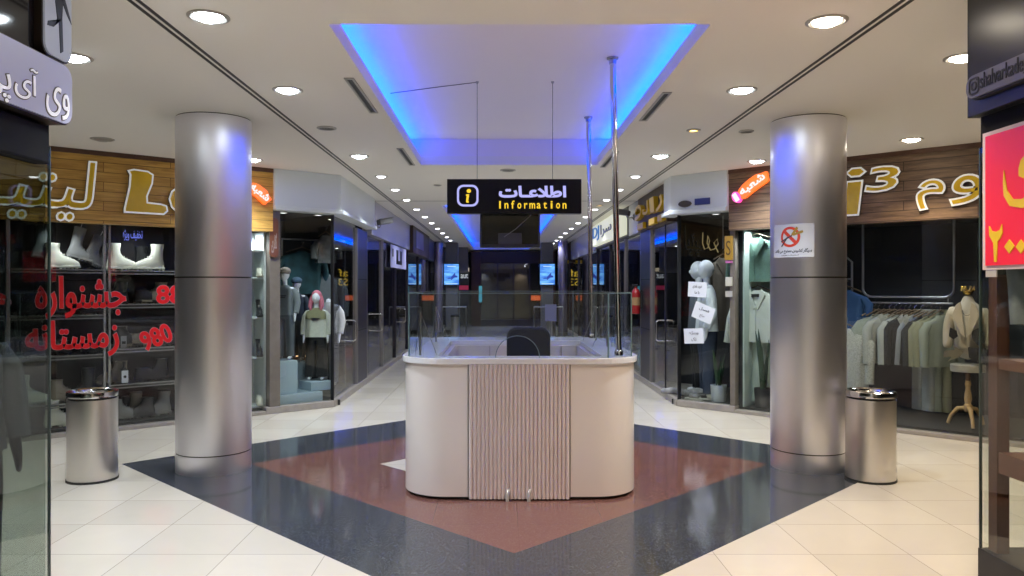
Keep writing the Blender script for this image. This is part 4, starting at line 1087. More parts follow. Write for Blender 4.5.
def mannequin(label, loc, rz, top, legs, shoes=None, hat=None, hair=None, s=1.0, body=None, skirt=0, name='mannequin', headless=False, print_=None, long=.86, wide=1.0, lean=0, scarf=None):
    t = thing(name, label, 'mannequin', loc, rz); t.scale = (s, s, s)
    B = body or M_MANW
    P = [(0, 0, .95), (0, .01, 1.14), (0, 0, 1.33), (0, 0, 1.46), (0, -.005, 1.53)]
    R = [(.14, .11), (.12, .10), (.15, .11), .05, .048]
    E = [(0, 1), (1, 2), (2, 3), (3, 4)]
    if not headless:
        P += [(0, -.01, 1.60)]; R += [(.055, .06)]; E += [(4, 5)]
    for sx in (-1, 1):
        n = len(P)
        P += [(sx * .17, 0, 1.40), (sx * .23, .02, 1.14), (sx * .24, -.05, .90), (sx * .245, -.07, .82), (sx * .245, -.085, .75)]; R += [.052, .04, .03, (.035, .02), (.018, .012)]
        E += [(2, n), (n, n + 1), (n + 1, n + 2), (n + 2, n + 3), (n + 3, n + 4)]
        n = len(P)
        P += [(sx * .095, 0, .86), (sx * .11, -.01, .48), (sx * .12, .01, .09), (sx * .125, -.05, .045), (sx * .13, -.14, .035)]; R += [.085, .052, .036, .036, .028]
        E += [(0, n), (n, n + 1), (n + 1, n + 2), (n + 2, n + 3), (n + 3, n + 4)]
    body_ = skin('body', P, E, R, B, t, sub=2)
    if not headless:
        hb_ = MB(); hb_.ball((0, -.012, 1.665), (.088, .105, .125), 20, 14); hb_.v = [(v[0] * (1 - .35 * max(0, (1.64 - v[2]) / .12)), v[1] - .015 * max(0, (1.66 - v[2]) / .12), v[2]) for v in hb_.v]
        hb_.ball((0, -.118, 1.645), (.012, .018, .024), 8, 6)
        me_ = body_.data; import bmesh as _b; bm_ = _b.new(); bm_.from_mesh(me_); vv = [bm_.verts.new(v) for v in hb_.v]
        for f in hb_.f:
            fc = bm_.faces.new([vv[i] for i in f]); fc.smooth = True
        bm_.to_mesh(me_); bm_.free()
    if top:
        arms = [([(sx * .165, 0, 1.385), (sx * .225, .015, 1.28), (sx * .255, .02, 1.12), (sx * .262, -.05, .92)], [.055, .068 * wide, .064 * wide, .050]) for sx in (-1, 1)]
        m_ = MB(); top_mesh(m_, .195 * wide, 1.45 - long, .135, arms, 1.465, .02); tp = m_.build('top', top, t, smooth=True)
        if print_:
            m = MB(); m.box(-.09, .09, -.140, -.128, 1.245, 1.262); m.box(-.07, .07, -.140, -.128, 1.215, 1.232); m.build('chest_print', print_, tp)
    if legs:
        m_ = MB(); trouser_mesh(m_, 1.0, .075, .165, .098, .068 * (1 + skirt), .098, 1.05); m_.build('trousers', legs, t, smooth=True)
    if shoes:
        for sx in (-1, 1):
            skin('shoe', [(sx * .12, .03, .045), (sx * .125, -.06, .045), (sx * .13, -.15, .035)], [(0, 1), (1, 2)], [.042, .042, .036], shoes, t)
    if hat:
        h = MB(); h.ball((0, -.01, 1.735), (.118, .128, .085), 18, 8); h.prism([(.095 * math.cos(q * PI / 8), -.06 - .14 * math.sin(q * PI / 8)) for q in range(9)], 1.715, 1.727)
        h.build('cap', hat, t, smooth=True)
    if hair:
        m_ = MB(); m_.ball((0, .022, 1.70), (.108, .112, .125), 20, 12)
        for sx in (-1, 1): m_.tube([(sx * .08, .0, 1.70), (sx * .105, -.01, 1.60), (sx * .115, -.04, 1.50), (sx * .10, -.07, 1.42)], [.045, .05, .045, .02], 12)
        m_.tube([(0, .08, 1.72), (0, .10, 1.58), (0, .10, 1.46)], [.08, .085, .05], 14)
        m_.build('hair', hair, t, smooth=True)
    if scarf: skin('scarf', [(-.09, 0, 1.5), (0, -.09, 1.49), (.09, 0, 1.5), (0, .07, 1.52)], [(0, 1), (1, 2), (2, 3), (3, 0)], [.035] * 4, scarf, t)
    return t
def hanging_top(label, m, w_=.40, L=.62, sleeve=.56, rail=.05, name='hanging_jacket', group=None, open_=True, cat='jacket', trim=None, spread=.28):
    """garment on a hanger; origin at the hook"""
    t = thing(name, label, cat, (0, 0, 0), 0, group)
    hw_ = w_ * .5
    arms = [([(s * hw_ * .86, 0, -.215), (s * (hw_ + .035), 0, -.30), (s * (hw_ * .6 + spread * .5), -.01, -.14 - sleeve * .55), (s * (hw_ * .35 + spread * .75), -.03, -.16 - sleeve)], [.045, .056, .052, .048]) for s in (-1, 1)]
    m_ = MB(); top_mesh(m_, hw_, L, .075, arms, -.115, .06); b = m_.build('garment', m, t, smooth=True)
    if open_:
        k = MB(); k.box(-.004, .004, -.078, -.066, -.14 - L * .93, -.28)
        for s in (-1, 1): k.prism([(0, -.33), (s * .075, -.10), (s * .13, -.16), (s * .03, -.36)], -.076, -.058, 'y')
        k.build('lapels', trim or m, b)
    MB().tube([(-w_ * .4, 0, -.135), (0, 0, -.055), (w_ * .4, 0, -.135)], .009, 8).build('hanger', mat('hanger_brown', (.10, .07, .045), .5), t, smooth=True)
    MB().tube([(0, 0, -.055), (0, 0, -.02), (.022, 0, -.005), (.018, 0, .018), (0, 0, .022), (-.014, 0, .012)], .0028, 6).build('hook', M_CHROME, t, smooth=True)
    return t
def trousers_hang(label, m, L=.95, group=None):
    t = thing('hanging_trousers', label, 'trousers', (0, 0, 0), 0, group)
    m_ = MB(); trouser_mesh(m_, -.05, -L, .13, .082, .075, .062, .55); m_.build('garment', m, t, smooth=True)
    MB().tube([(0, 0, -.03), (0, 0, .0), (.02, 0, .015), (0, 0, .03)], .003, 6).build('hook', M_CHROME, t, smooth=True)
    MB().box(-.13, .13, -.01, .01, -.045, -.02).build('clip_bar', M_BLK, t)
    return t
def boot(label, m, h=.22, sole=None, loc=(0, 0, 0), rz=0, name='boot', group=None, s=1):
    """toe points to local +x"""
    t = thing(name, label, 'boot', loc, rz, group); t.scale = (s, s, s)
    S_ = [(-.062, .206, .038, .03), (-.064, .208, .041, .05), (-.062, .196, .041, .068), (-.058, .165, .039, .088), (-.054, .118, .037, .106), (-.052, .078, .038, .125), (-.050, .056, .040, .155), (-.052, .050, .043, .19), (-.058, .054, .047, max(.2, h)), (-.060, .056, .048, max(.215, h + .03))]
    S_ = [q for q in S_ if q[3] <= max(h + .031, .11)]
    m_ = MB(); loft(m_, [((a + b_) / 2, 0, (b_ - a) / 2, w2, z) for a, b_, w2, z in S_][::-1], 28, 0, 7, 2.3)
    for q in range(4):
        if .10 + .018 * q < h: m_.tube([(.125 - .024 * q, -.034, .094 + .014 * q), (.135 - .024 * q, 0, .104 + .014 * q), (.125 - .024 * q, .034, .094 + .014 * q)], .0035, 6)
    m_.build('upper', m, t, smooth=True)
    o = []
    for x, w_ in ((-.065, .02), (-.06, .036), (-.02, .042), (.05, .036), (.12, .046), (.18, .042), (.215, .022)): o.append((x, -w_))
    o = o + [(x, -y) for x, y in o[::-1]]
    k = MB(); k.prism(o, .014, .036)
    for x in (-.045, -.015, .06, .09, .12, .15, .18): k.box(x - .010, x + .010, -.036, .036, 0, .014)
    k.build('sole', sole or m, t, bevel=.003)
    return t
def plant(label, loc, rz=0, n=7, h=.75, pot=None, pr=.10, ph=.2, spread=.10):
    t = thing('snake_plant', label, 'plant', loc, rz)
    MB().lathe([(pr * .85, 0), (pr, ph), (pr * .9, ph), (pr * .88, ph - .02)], 28).build('pot', pot, t, smooth=True)
    MB().lathe([(.001, ph - .03), (pr * .9, ph - .03)], 20, cap=False).build('soil', mat('soil', (.03, .02, .015), .9), t)
    L_ = MB()
    for i in range(n):
        q = 2.4 * i; hh = h * (.6 + .4 * ((i * 37) % 10) / 10); bx_, by_ = .03 * math.cos(q), .03 * math.sin(q); dx, dy = math.cos(q) * spread, math.sin(q) * spread
        vs = []; fs = []
        for j in range(9):
            u = j / 8; w_ = .028 * (math.sin(PI * min(1, u * .75 + .22)) ** .8) if j < 8 else .001
            cx_, cy_, z = bx_ + dx * u * u, by_ + dy * u * u, ph - .03 + hh * u
            tw = q + 1.2 * u; ax, ay = math.cos(tw + 1.57) * w_, math.sin(tw + 1.57) * w_
            nx, ny = math.cos(tw) * .008, math.sin(tw) * .008
            vs += [(cx_ - ax, cy_ - ay, z), (cx_ + nx, cy_ + ny, z), (cx_ + ax, cy_ + ay, z)]
        for j in range(8):
            a = j * 3; fs += [(a, a + 1, a + 4, a + 3), (a + 1, a + 2, a + 5, a + 4)]
        L_.add(vs, fs)
    L_.build('leaves', mat('leaf_green', (.012, .045, .018), .4, var=.4, vs=25), t, smooth=True)
    return t

# ---------------- boot shop (left diagonal) : shelves
M_SHELF = mat('shelf_black', (.02, .02, .022), .3); M_EDGEC = mat('shelf_edge', (.50, .50, .50), .25, .6)
sh = thing('shoe_shelving', 'black shoe shelving with bright metal edges and double posts in the boot shop window', 'shelving', LD.w(0, 0), LD.a)
D0, D1 = .22, .62
xa, xb, xc, xd = LBX2 + .3, LD.x(9, D0), LD.x(107, D0), LD.x(232, D0)
def zof(px, py, d=D0): return LD.loc(px, py, d)[1]
shL = [zof(60, 269), zof(60, 315.5), zof(60, 356), zof(60, 404)]
shR = [zof(140, 270.5), zof(140, 304), zof(140, 348), zof(140, 383)]
def shelf(x0, x1, z):
    s = MB().box(x0, x1, D0 + .01, D1, z - .024, z).build('shelf', M_SHELF, sh)
    MB().box(x0, x1, D0, D0 + .012, z - .012, z + .0).build('front_edge', M_EDGEC, s)
    MB().box(x0, x1, D0, D0 + .012, z - .045, z - .033).build('lower_edge', M_EDGEC, s)
for z in shL: shelf(xa, xc - .03, z)
for z in shR: shelf(xc + .03, xd, z)
for x in (xa, xb, xc - .025, xc + .025, xd): MB().box(x - .012, x + .012, D0 - .01, D0 + .02, .07, 2.30).build('upright', M_EDGEC, sh)
MB().box(xa, xd, D1, D1 + .02, .07, 2.30).build('back_panel', mat('shelf_back', (.012, .012, .014), .35), sh)
# end cabinet, white, right of the column
sc2 = thing('white_shoe_rack', 'white open shoe rack between left column and stone pilaster', 'shelving', LD.w(0, 0), LD.a)
wa, wb = LD.x(238, .15), LBX - .02
M_RW = mat('rack_white', (.55, .60, .60), .5)
MB().box(wa, wb, .44, .46, .07, 2.28).build('back_panel', M_RW, sc2)
for x in (wa, wb): MB().box(x - .015, x + .015, .14, .44, .07, 2.28).build('side_panel', M_RW, sc2)
rz_ = [LD.loc(260, y, .15)[1] for y in (277, 317, 357, 409)] + [2.05]
for z in rz_: MB().box(wa + .015, wb - .015, .15, .44, max(.075, z - .02), max(.095, z)).build('shelf', M_RW, sc2)

M_BW = mat('boot_white', (.66, .66, .56), .45); M_BG = mat('boot_grey', (.18, .18, .18), .6); M_BB = mat('boot_black', (.02, .02, .022), .35)
M_BT = mat('boot_taupe', (.20, .17, .13), .6)
W_ = LD.w
def pb(label, px, z, m, flip=0, d=.38, h=.22, sole=None, s=1.25, extra=0):
    x = LD.x(px, d); return boot(label, m, h, sole, W_(x, d, z), LD.a + (PI if flip else 0) + extra, s=s)
zL, zR = shL, shR
pb('white ankle boot on the top shelf just left of the double post, toe right', 53, zL[0], M_BW, 0, h=.20, sole=M_BW, extra=-.2)
pb('white chunky boot on the top shelf right of the double post, toe right', 114, zR[0], M_BW, 0, h=.22, sole=M_BW)
pb('white chunky boot on the top shelf nearest the left column, toe left', 157, zR[0], M_BW, 1, h=.22, sole=M_BW, d=.34)
pb('dark boot standing behind the white pair on the top shelf', 141, zR[0], M_BB, 0, .52, .2)
for i, (px, zz, h_, an) in enumerate(((72, .34, .30, .5), (86, .30, .28, .9), (38, .34, .28, .3))):
    x = LD.x(px, .45)
    b_ = boot(('grey suede boot hanging tilted at the top left window, toe down right', 'darker grey boot hanging beside the tilted suede one', 'grey boot hanging farthest left at the top of the window')[i], M_BG if i < 1 else mat('boot_slate', (.09, .09, .10), .6), h_, None, W_(x, .45, zL[0] + zz - .22), LD.a, s=1.1)
    b_.rotation_euler = (0, an * .5, LD.a)
    b_.name = 'hanging_boot'
    k = MB().tube([(0, 0, .30), (0, 0, .33 + .05)], .004, 6).build('hanging_wire', M_ALU, b_)
pb('white boot with chunky sole low at the far left, toe right', 22, zL[3], M_BW, 0, h=.22, sole=M_BW, d=.34, s=1.3)
pb('taupe boot in shade on the low shelf right of the white boot', 56, zL[3], M_BT, 0, .36, .18)
pb('black laced boot on the low shelf above the left bin', 88, zL[3], M_BB, 1, .36, .26)
for i, px in enumerate((28, 60, 86)):
    pb('black shoe behind the upper red word, %s along the second shelf' % ORD[i], px, zL[1], M_BB, i % 2, .40, .10)
    pb('black shoe behind the lower red word, %s along the third shelf' % ORD[i], px + 3, zL[2], M_BB, i % 2, .40, .10)
for j in (1, 2, 3):
    for i, px in enumerate((121, 141, 161)):
        pb('black shoe in the right bay of the boot shop, %s along shelf %s' % (ORD[i], ('two', 'three', 'four')[j - 1]), px, zR[j], M_BB if (i + j) % 3 else M_BT, (i + j) % 2, .40, .10 if i % 2 else .18)
zf = .07
for i, (px, m_, f, d_) in enumerate(((52, M_BW, 0, .30), (116, M_BG, 0, .30), (136, M_BT, 0, .42), (148, M_BB, 1, .30), (164, M_BG, 1, .36), (128, M_BB, 0, .50))):
    pb(('pale boot on the window floor half hidden by the left bin', 'grey boot on the window floor right of the left bin', 'taupe boot behind on the window floor', 'black shoe on the window floor toe left',
        'grey boot on the window floor by the left column', 'black shoe at the back of the window floor')[i], px, zf, m_, f, d_, .16 if i % 2 else .20)
for i, (y_, m_) in enumerate(((277, M_BW), (317, M_BB), (357, M_BB), (407, M_BW))):
    z = max(.095, LD.loc(260, y_, .15)[1]); x = LD.x(259, .30)
    boot(('white shoe at the top of the white rack', 'black ankle boot on the second level of the white rack', 'black ankle boot on the third level of the white rack', 'white trainer at the bottom of the white rack')[i], m_, .10 if i in (0, 3) else .2, None, W_(x, .30, z), LD.a - 1.9, s=.95)
# little bottle with label, price tags, lit text panel
x = LD.x(124, .30)
t = thing('care_bottle', 'small black shoe care bottle with white label on the third right shelf', 'bottle', W_(x, .30, zR[3]), LD.a)
MB().lathe([(.036, 0), (.036, .16), (.015, .19), (.015, .22)], 16).build('flask', M_BLK, t, smooth=True)
MB().box(-.035, .035, -.041, -.036, .01, .15).build('label_sheet', M_PAPER, t); MB().lathe([(.017, .22), (.017, .25)], 12).build('cap', M_RUBBER, t)
MB().prism([(.016 * math.cos(q * PI / 6), .08 + .016 * math.sin(q * PI / 6)) for q in range(12)], -.044, -.041, 'y').build('round_mark', M_BLK, t)
x = LD.x(125, .25); z = LD.loc(125, 325, .25)[1]
t = thing('price_tag', 'small grey price tag standing behind the middle right shelf', 'tag', W_(x, .30, zR[2]), LD.a)
MB().box(-.03, .03, 0, .012, 0, .14).build('card', mat('tag_grey', (.35, .36, .38), .6), t); MB().box(-.02, .02, -.002, 0, .05, .08).build('print', M_BLK, t)
b1 = box_of(LD, 128, 148, 229, 240, .30)
t = thing('led_panel', 'dark panel with small blue glowing writing behind the top shelf', 'sign', W_(0, .52), LD.a)
MB().box(b1[0] - .15, b1[1] + .25, 0, .03, b1[2] - .24, b1[3] + .10).build('panel', mat('panel_black', (.01, .01, .012), .3), t)
lettering('lettering', 'تخفیف ویژه', (b1[0], b1[1], b1[2], b1[3]), emis('led_blue', (.18, .22, .9), .9), t, arabic=True)
# red writing on the window
def window_word(F, txt, label, box, m, bold=.012, arabic=True, rot=None, y=.03):
    t = thing('window_lettering', label, 'lettering', F.w(0, y), F.a)
    lettering('outline', txt, box, mat('vinyl_edge', (.65, .35, .38), .5), t, arabic=arabic, bold=bold + .004, y0=-.003, y1=-.001, rot=rot)
    lettering('letters', txt, box, m, t, arabic=arabic, bold=bold, y0=-.006, y1=-.003, rot=rot)
window_word(LD, 'جشنواره', 'upper red Persian word on the boot shop window', box_of(LD, 36, 125, 277, 317, .03), M_RED, .009)
window_word(LD, 'زمستانه', 'lower red Persian word on the boot shop window', box_of(LD, 26, 118, 321, 357, .03), M_RED, .009)
window_word(LD, '88', 'red number 88 on the boot shop window beside the left column', box_of(LD, 157, 182, 286, 303, .03), M_RED, .009, False)
window_word(LD, '980', 'red slanting number 980 on the boot shop window beside the left column', box_of(LD, 141, 171, 328, 346, .03), M_RED, .009, False, rot=-.35)
window_word(LD, 'ه', 'red letter cut by the left picture edge on the boot shop window', box_of(LD, -8, 10, 294, 308, .03), M_RED, .009)

# ---------------- left corner shop
def box_thing(F, x0, x1, y0, y1, z0, z1, m, lab, nm='display_block', cat='display block'):
    cx_, cy_ = (x0 + x1) / 2, (y0 + y1) / 2
    o = MB().box(x0 - cx_, x1 - cx_, y0 - cy_, y1 - cy_, 0, z1 - z0).build(nm, m, loc=F.w(cx_, cy_, z0), rz=F.a, bevel=.004)
    return tag(o, lab, cat)
M_BLU = mat('pale_blue_block', (.36, .47, .54), .5)
def dpx(F, px, d): return F.x(px, d)
x0, x1 = dpx(LD, 279, .14), -.10
box_thing(LD, x0, x1, .12, .95, .07, .20, M_BLU, 'long low pale blue plinth along the window of the left corner shop', 'low_plinth', 'plinth')
box_thing(LD, dpx(LD, 279, .2), dpx(LD, 297, .2), .18, .55, .202, .63, M_BLU, 'tall pale blue display block under the grey clad mannequin')
box_thing(LD, dpx(LD, 293, .62), dpx(LD, 309, .62), .60, .92, .202, .56, mat('shaded_block', (.20, .26, .30), .5), 'pale blue display block behind the tall one, shade put into its colour')  # the same pale blue, darkened in colour to imitate shade
box_thing(LD, dpx(LD, 310, .25), dpx(LD, 331, .25), .22, .60, .202, .32, M_BLU, 'small pale blue block under the black trousers mannequin')
C_GR = cloth('grey_jersey', (.18, .21, .23)); C_NV = cloth('navy_jacket', (.03, .04, .07), .5, 14); C_JN = cloth('grey_jeans', (.09, .11, .13)); C_BK = cloth('black_cloth', (.010, .011, .013))
C_SW = cloth('pale_sweatshirt', (.55, .58, .50)); C_OL = cloth('olive_yoke', (.22, .22, .12)); C_DG = cloth('dark_grey_cloth', (.06, .065, .07))
C_PK = mat('pink_hair', (.55, .16, .22), .7, var=.2, vs=30)
xx = lambda px, d: LD.w(LD.x(px, d), d)
def at(px, d, z, F=LD):
    v = F.w(F.x(px, d), d, z); return v
mannequin('mannequin in grey sweatshirt and beige cap on the tall blue block', at(285, .36, .632), LD.a - .9, C_GR, C_JN, None, cloth('beige_cap', (.28, .25, .22)), s=.67, print_=M_BLK, name='mannequin')
mannequin('mannequin in navy jacket and blue cap behind the grey one', at(297, .78, .562), LD.a - .9, C_NV, C_DG, C_DG, cloth('blue_cap', (.06, .11, .17)), s=.64)
m_ = mannequin('mannequin with pink hair in two-tone sweatshirt and wide black trousers', at(316.5, .42, .322), LD.a - .7, C_SW, C_BK, None, None, C_PK, s=.67, skirt=.7, print_=M_BLK, wide=1.12)
m = MB(); loft(m, [(0, 0, .06, .065, 1.467), (0, 0, .125, .085, 1.425), (0, 0, .205, .095, 1.392), (0, 0, .223, .107, 1.345), (0, 0, .222, .125, 1.27), (0, 0, .220, .129, 1.24)], 40); m.build('yoke', C_OL, m_, smooth=True)
mannequin('dark mannequin in hooded grey top at the back of the left corner shop', at(324, 1.25, .07), LD.a - .6, C_GR, C_BK, None, None, None, s=1.17, body=M_BLK, headless=True)
mannequin('mannequin in white printed shirt leaning at the right of the left corner window', at(328.5, .62, .202), LD.a - 1.0, cloth('white_shirt', (.45, .46, .47), .5, 9), cloth('pale_leggings', (.34, .34, .35)), M_BW, None, None, s=.80, headless=True)
t = hanging_top('blue green patterned shirt hanging in the left corner shop', mat('teal_pattern', (.018, .07, .085), .8, var=.95, vs=7), .62, .62, .5, name='hanging_shirt', open_=False, cat='shirt', spread=.36)
t.location = at(302, 1.2, 2.22); t.rotation_euler.z = LD.a
t = hanging_top('small grey patterned tunic hanging at the right of the teal shirt', mat('grey_pattern', (.12, .13, .13), .8, var=.7, vs=12), .30, .40, .3, name='hanging_shirt', open_=False, cat='shirt', spread=.2)
t.location = at(326, 1.0, 2.45); t.rotation_euler.z = LD.a
rl = thing('clothes_rail', 'dark clothes rail at the back of the left corner shop', 'rail', LD.w(0, 1.3), LD.a)
MB().tube([(LD.x(282, 1.3), 0, 2.28), (LD.x(345, 1.3), 0, 2.28)], .012, 8).build('bar', M_ALU, rl, smooth=True)
for px in (282, 345): MB().tube([(LD.x(px, 1.3), 0, .07), (LD.x(px, 1.3), 0, 2.29)], .014, 8).build('upright', M_ALU, rl, smooth=True)
# brown mirrored sign on the pilaster
b1 = box_of(LD, 269.5, 278, 218, 257, -.02)
t = thing('pilaster_sign', 'rust brown rounded sign with pale script on the pilaster left of the corner shop', 'sign', LD.w(0, -.03), LD.a)
m = MB(); m.prism(rrect(b1[0], b1[1], b1[2], b1[3], .045), 0, .028, 'y'); m.build('plate', mat('rust_plate', (.16, .06, .03), .3), t)
lettering('lettering', 'گالری', (b1[0] + .02, b1[1] - .02, b1[2] + .05, b1[2] + .30), mat('pale_script', (.35, .30, .27), .5), t, arabic=True, rot=-PI / 2 * 0)
# warm lit shelf seen through the left corridor glass (a lit counter inside the corner shop)
t = thing('lit_display_shelf', 'small warm lit display counter inside the left corner shop near the door', 'counter', (-3.1, 12.2, 0))
MB().box(-.5, .3, 0, .4, 0.07, .5).build('cabinet', M_BROWN, t); MB().box(-.5, .3, -.02, .4, .8, .84).build('shelf', M_BROWN, t)
MB().box(-.5, .3, .38, .4, .5, 1.0).build('back', mat('warm_back', (.5, .35, .2), .5), t); MB().box(-.48, .28, -.012, .0, .49, .505).build('light_strip', emis('warm_strip', (1, .6, .3), 1.4), t)

# ---------------- right corner shop
R_ = lambda px, d, z: RD.w(RD.x(px, d), d, z)
mannequin('white mannequin in white top and dark blue jeans in the right corner window', R_(707, .45, .075), RD.a - .9, cloth('white_top', (.74, .79, .86), .08), cloth('dark_jeans', (.03, .045, .09)), mat('white_shoe', (.55, .55, .56), .5), s=1.05)
mannequin('second white mannequin standing behind the one in jeans', R_(699, .80, .075), RD.a - .9, cloth('grey_top', (.12, .14, .17)), C_BK, None, s=1.05)
t = hanging_top('long beige coat hanging right of the white mannequins', cloth('beige_coat', (.22, .19, .16)), .34, 1.0, .62, name='hanging_coat', cat='coat', spread=.22)
t.location = R_(723, .75, 2.10); t.rotation_euler.z = RD.a + .9
rl = thing('coat_hook', 'wall hook holding the long beige coat', 'hook', R_(723, .75, 2.10), RD.a)
MB().tube([(0, 0, .015), (0, 0, .52)], .005, 6).build('rod', M_ALU, rl)
for i, (x0, x1, y0, y1, rt, l1, l2) in enumerate(((688, 706.5, 282, 297, 0.05, 'خرید نقدی', 'با ما'), (693, 713.5, 304.5, 321, .35, 'فصل', 'حراج'), (684, 703.5, 328.5, 343.5, -.06, 'ویژه', 'تک'))):
    b1 = box_of(RD, x0, x1, y0, y1, .02); w_, h_ = (b1[1] - b1[0]) / 2, (b1[3] - b1[2]) / 2
    t = thing('paper_notice', ('upper white paper notice on the right corner window', 'tilted middle white paper notice on the right corner window', 'lowest white paper notice on the right corner window')[i], 'notice', RD.w((b1[0] + b1[1]) / 2, .022, (b1[2] + b1[3]) / 2), RD.a, 'paper notices on the right corner window')
    t.rotation_euler = Matrix.Rotation(RD.a, 4, 'Z').to_3x3().__matmul__(Matrix.Rotation(rt, 3, 'Y')).to_euler()
    MB().box(-w_, w_, 0, .004, -h_, h_).build('sheet', M_PAPER, t)
    lettering('heading', l1, (-w_ * .5, w_ * .5, h_ * .15, h_ * .6), mat('ink', (.03, .03, .04), .6), t, arabic=True, y0=-.002)
    lettering('line', l2, (-w_ * .25, w_ * .25, -h_ * .65, -h_ * .2), mat('ink', (.03, .03, .04), .6), t, arabic=True, y0=-.002)
plant('snake plant in a white pot in the right corner window', R_(718.5, .28, .075), 0, 6, .55, mat('white_pot', (.5, .55, .57), .4), .105, .22, .05)
def sneakers(label, loc, rz, m):
    t = thing('trainer', label, 'shoe', loc, rz)
    skin('upper', [(0, 0, .06), (.08, 0, .055), (.16, 0, .045)], [(0, 1), (1, 2)], [.05, .045, .038], m, t)
    MB().prism([(-.05, -.035), (.1, -.045), (.2, -.03), (.2, .03), (.1, .045), (-.05, .035)], 0, .03).build('sole', M_SOLE, t, bevel=.004)
M_ZEB = mat('zebra_cloth', (.25, .25, .25), .7, var=.98, vs=18)
for i, (px, d, m_, a_) in enumerate(((689, .18, M_ZEB, 0), (696, .25, M_BB, .5), (703, .32, M_BW, .2), (700, .55, M_ZEB, 2.5))):
    sneakers(('zebra patterned trainer at the left of the right corner window floor', 'black trainer on the right corner window floor', 'white trainer beside the white pot', 'patterned trainer at the back of the right corner window')[i], R_(px, d, .072), RD.a + a_, m_)
sp_ = skin('zebra_scarf', [(-.45, 0, .04), (-.25, .03, .06), (0, -.02, .05), (.15, .02, .09), (.3, 0, .04)], [(0, 1), (1, 2), (2, 3), (3, 4)], [.04, .06, .06, .07, .04], M_ZEB); sp_.location = R_(689, .38, .072); sp_.rotation_euler.z = RD.a
tag(sp_, 'black and white patterned scarf heaped behind the trainers', 'scarf')
# neon script, gold plate with tags on the pilaster
b1 = box_of(RD, 702, 719, 231, 255, .9)
t = thing('wire_script_sign', 'thin gold wire script sign hanging inside the right corner shop', 'sign', RD.w(0, .9), RD.a)
z0_, z1_ = b1[2], b1[3]; X0, X1 = b1[0], b1[1]; w_ = X1 - X0
pp = [(.05, .95), (.03, .5), (.15, .25), (.35, .3), (.45, .6), (.35, .8), (.3, .5), (.5, .2), (.75, .25), (.95, .45), (.9, .65), (.7, .5), (.95, .1)]
MB().tube([(X0 + w_ * a, 0, z0_ + (z1_ - z0_) * b) for a, b in pp], .008, 8).build('script', mat('wire_gold', (.45, .36, .16), .3, .5, emit=(.7, .55, .25), es=.15), t, smooth=True)
for a in (.05, .95): MB().tube([(X0 + w_ * a, 0, z0_ + (z1_ - z0_) * .6), (X0 + w_ * a, 0, 2.62)], .002, 5).build('cord', M_BLK, t)
x, z = RD.loc(728.5, 238, -.02); b1 = box_of(RD, 725, 732.5, 236, 260, -.02)
t = thing('gold_plate_sign', 'upright gold plate with dark swirl on the pilaster right of the corner shop', 'sign', RD.w(0, -.03), RD.a)
MB().box(b1[0], b1[1], 0, .028, b1[2], b1[3]).build('plate', mat('matt_gold', (.50, .30, .05), .35, .4), t)
lettering('swirl', 'S', (b1[0] + .02, b1[1] - .02, b1[2] + .06, b1[3] - .06), mat('dark_swirl', (.12, .07, .02), .4), t)
for i, (y0, y1, c) in enumerate(((260.5, 263, (.5, .15, .4)), (277, 286, (.5, .48, .4)), (291, 297, (.4, .38, .34)))):
    bb = box_of(RD, 725.5, 732, y0, y1, -.02)
    tag(MB().box(bb[0], bb[1], 0, .02, bb[2], bb[3]).build('price_card', mat('card%d' % i, c, .6), loc=RD.w(0, -.022), rz=RD.a), ('tiny pink card under the gold plate', 'cream card on the pilaster below the pink one', 'lower cream card on the pilaster')[i], 'card')
# ---------------- showcase left of the right column
M_SHOW = mat('showcase_pale', (.45, .55, .52), .6)
t = thing('showcase_lining', 'pale green lining board of the narrow showcase left of the right column', 'display board', RD.w(0, 0), RD.a)
MB().box(RBX + .12, RD.x(792, .6), .60, .62, .07, 2.30).build('back_board', M_SHOW, t)
MB().box(RBX + .10, RBX + .12, .12, .60, .07, 2.30).build('side_board', M_SHOW, t)
C_GN = cloth('green_denim', (.08, .15, .12), .25, 30); C_WB = cloth('white_blouse', (.50, .54, .49), .12, 14); C_PS = cloth('pale_skirt', (.40, .48, .42), .08, 6)
t = hanging_top('green denim jacket hanging at the top of the narrow showcase', C_GN, .60, .56, .52, name='hanging_jacket', spread=.36)
t.location = R_(757, .33, 2.33); t.rotation_euler.z = RD.a
t = hanging_top('white embroidered jacket hanging under the green one', C_WB, .54, .66, .64, spread=.42)
t.location = R_(758, .33, 1.66); t.rotation_euler.z = RD.a
MB().box(-.05, .05, -.085, -.070, -.20, -.16).build('neck_label', M_BLK, t)
t = thing('hanging_skirt', 'long pale green skirt below the white jacket in the showcase', 'skirt', R_(754, .42, 1.10), RD.a)
m = MB(); prof = []
m.v = []; nn = 40; rows = ((0, .15), (-.3, .20), (-.6, .23), (-.98, .26))
vs = []; fs = []
for i, (z, r_) in enumerate(rows):
    for k in range(nn):
        q = 2 * PI * k / nn; rr_ = r_ * (1 + .05 * i * math.sin(7 * q)); vs.append((rr_ * math.cos(q), rr_ * .35 * math.sin(q), z))
for i in range(len(rows) - 1):
    for k in range(nn): l = (k + 1) % nn; fs.append((i * nn + l, i * nn + k, (i + 1) * nn + k, (i + 1) * nn + l))
m.add(vs, fs); m.build('cloth', C_PS, t, smooth=True)
MB().box(-.15, .15, -.02, .02, -.01, .01).build('clip_bar', M_BLK, t); MB().tube([(0, 0, 0), (0, 0, .06)], .003, 6).build('hook', M_CHROME, t)
plant('tall snake plant in a black pot at the foot of the narrow showcase', R_(763, .22, .075), .4, 7, .85, M_BLK, .11, .24, .06)
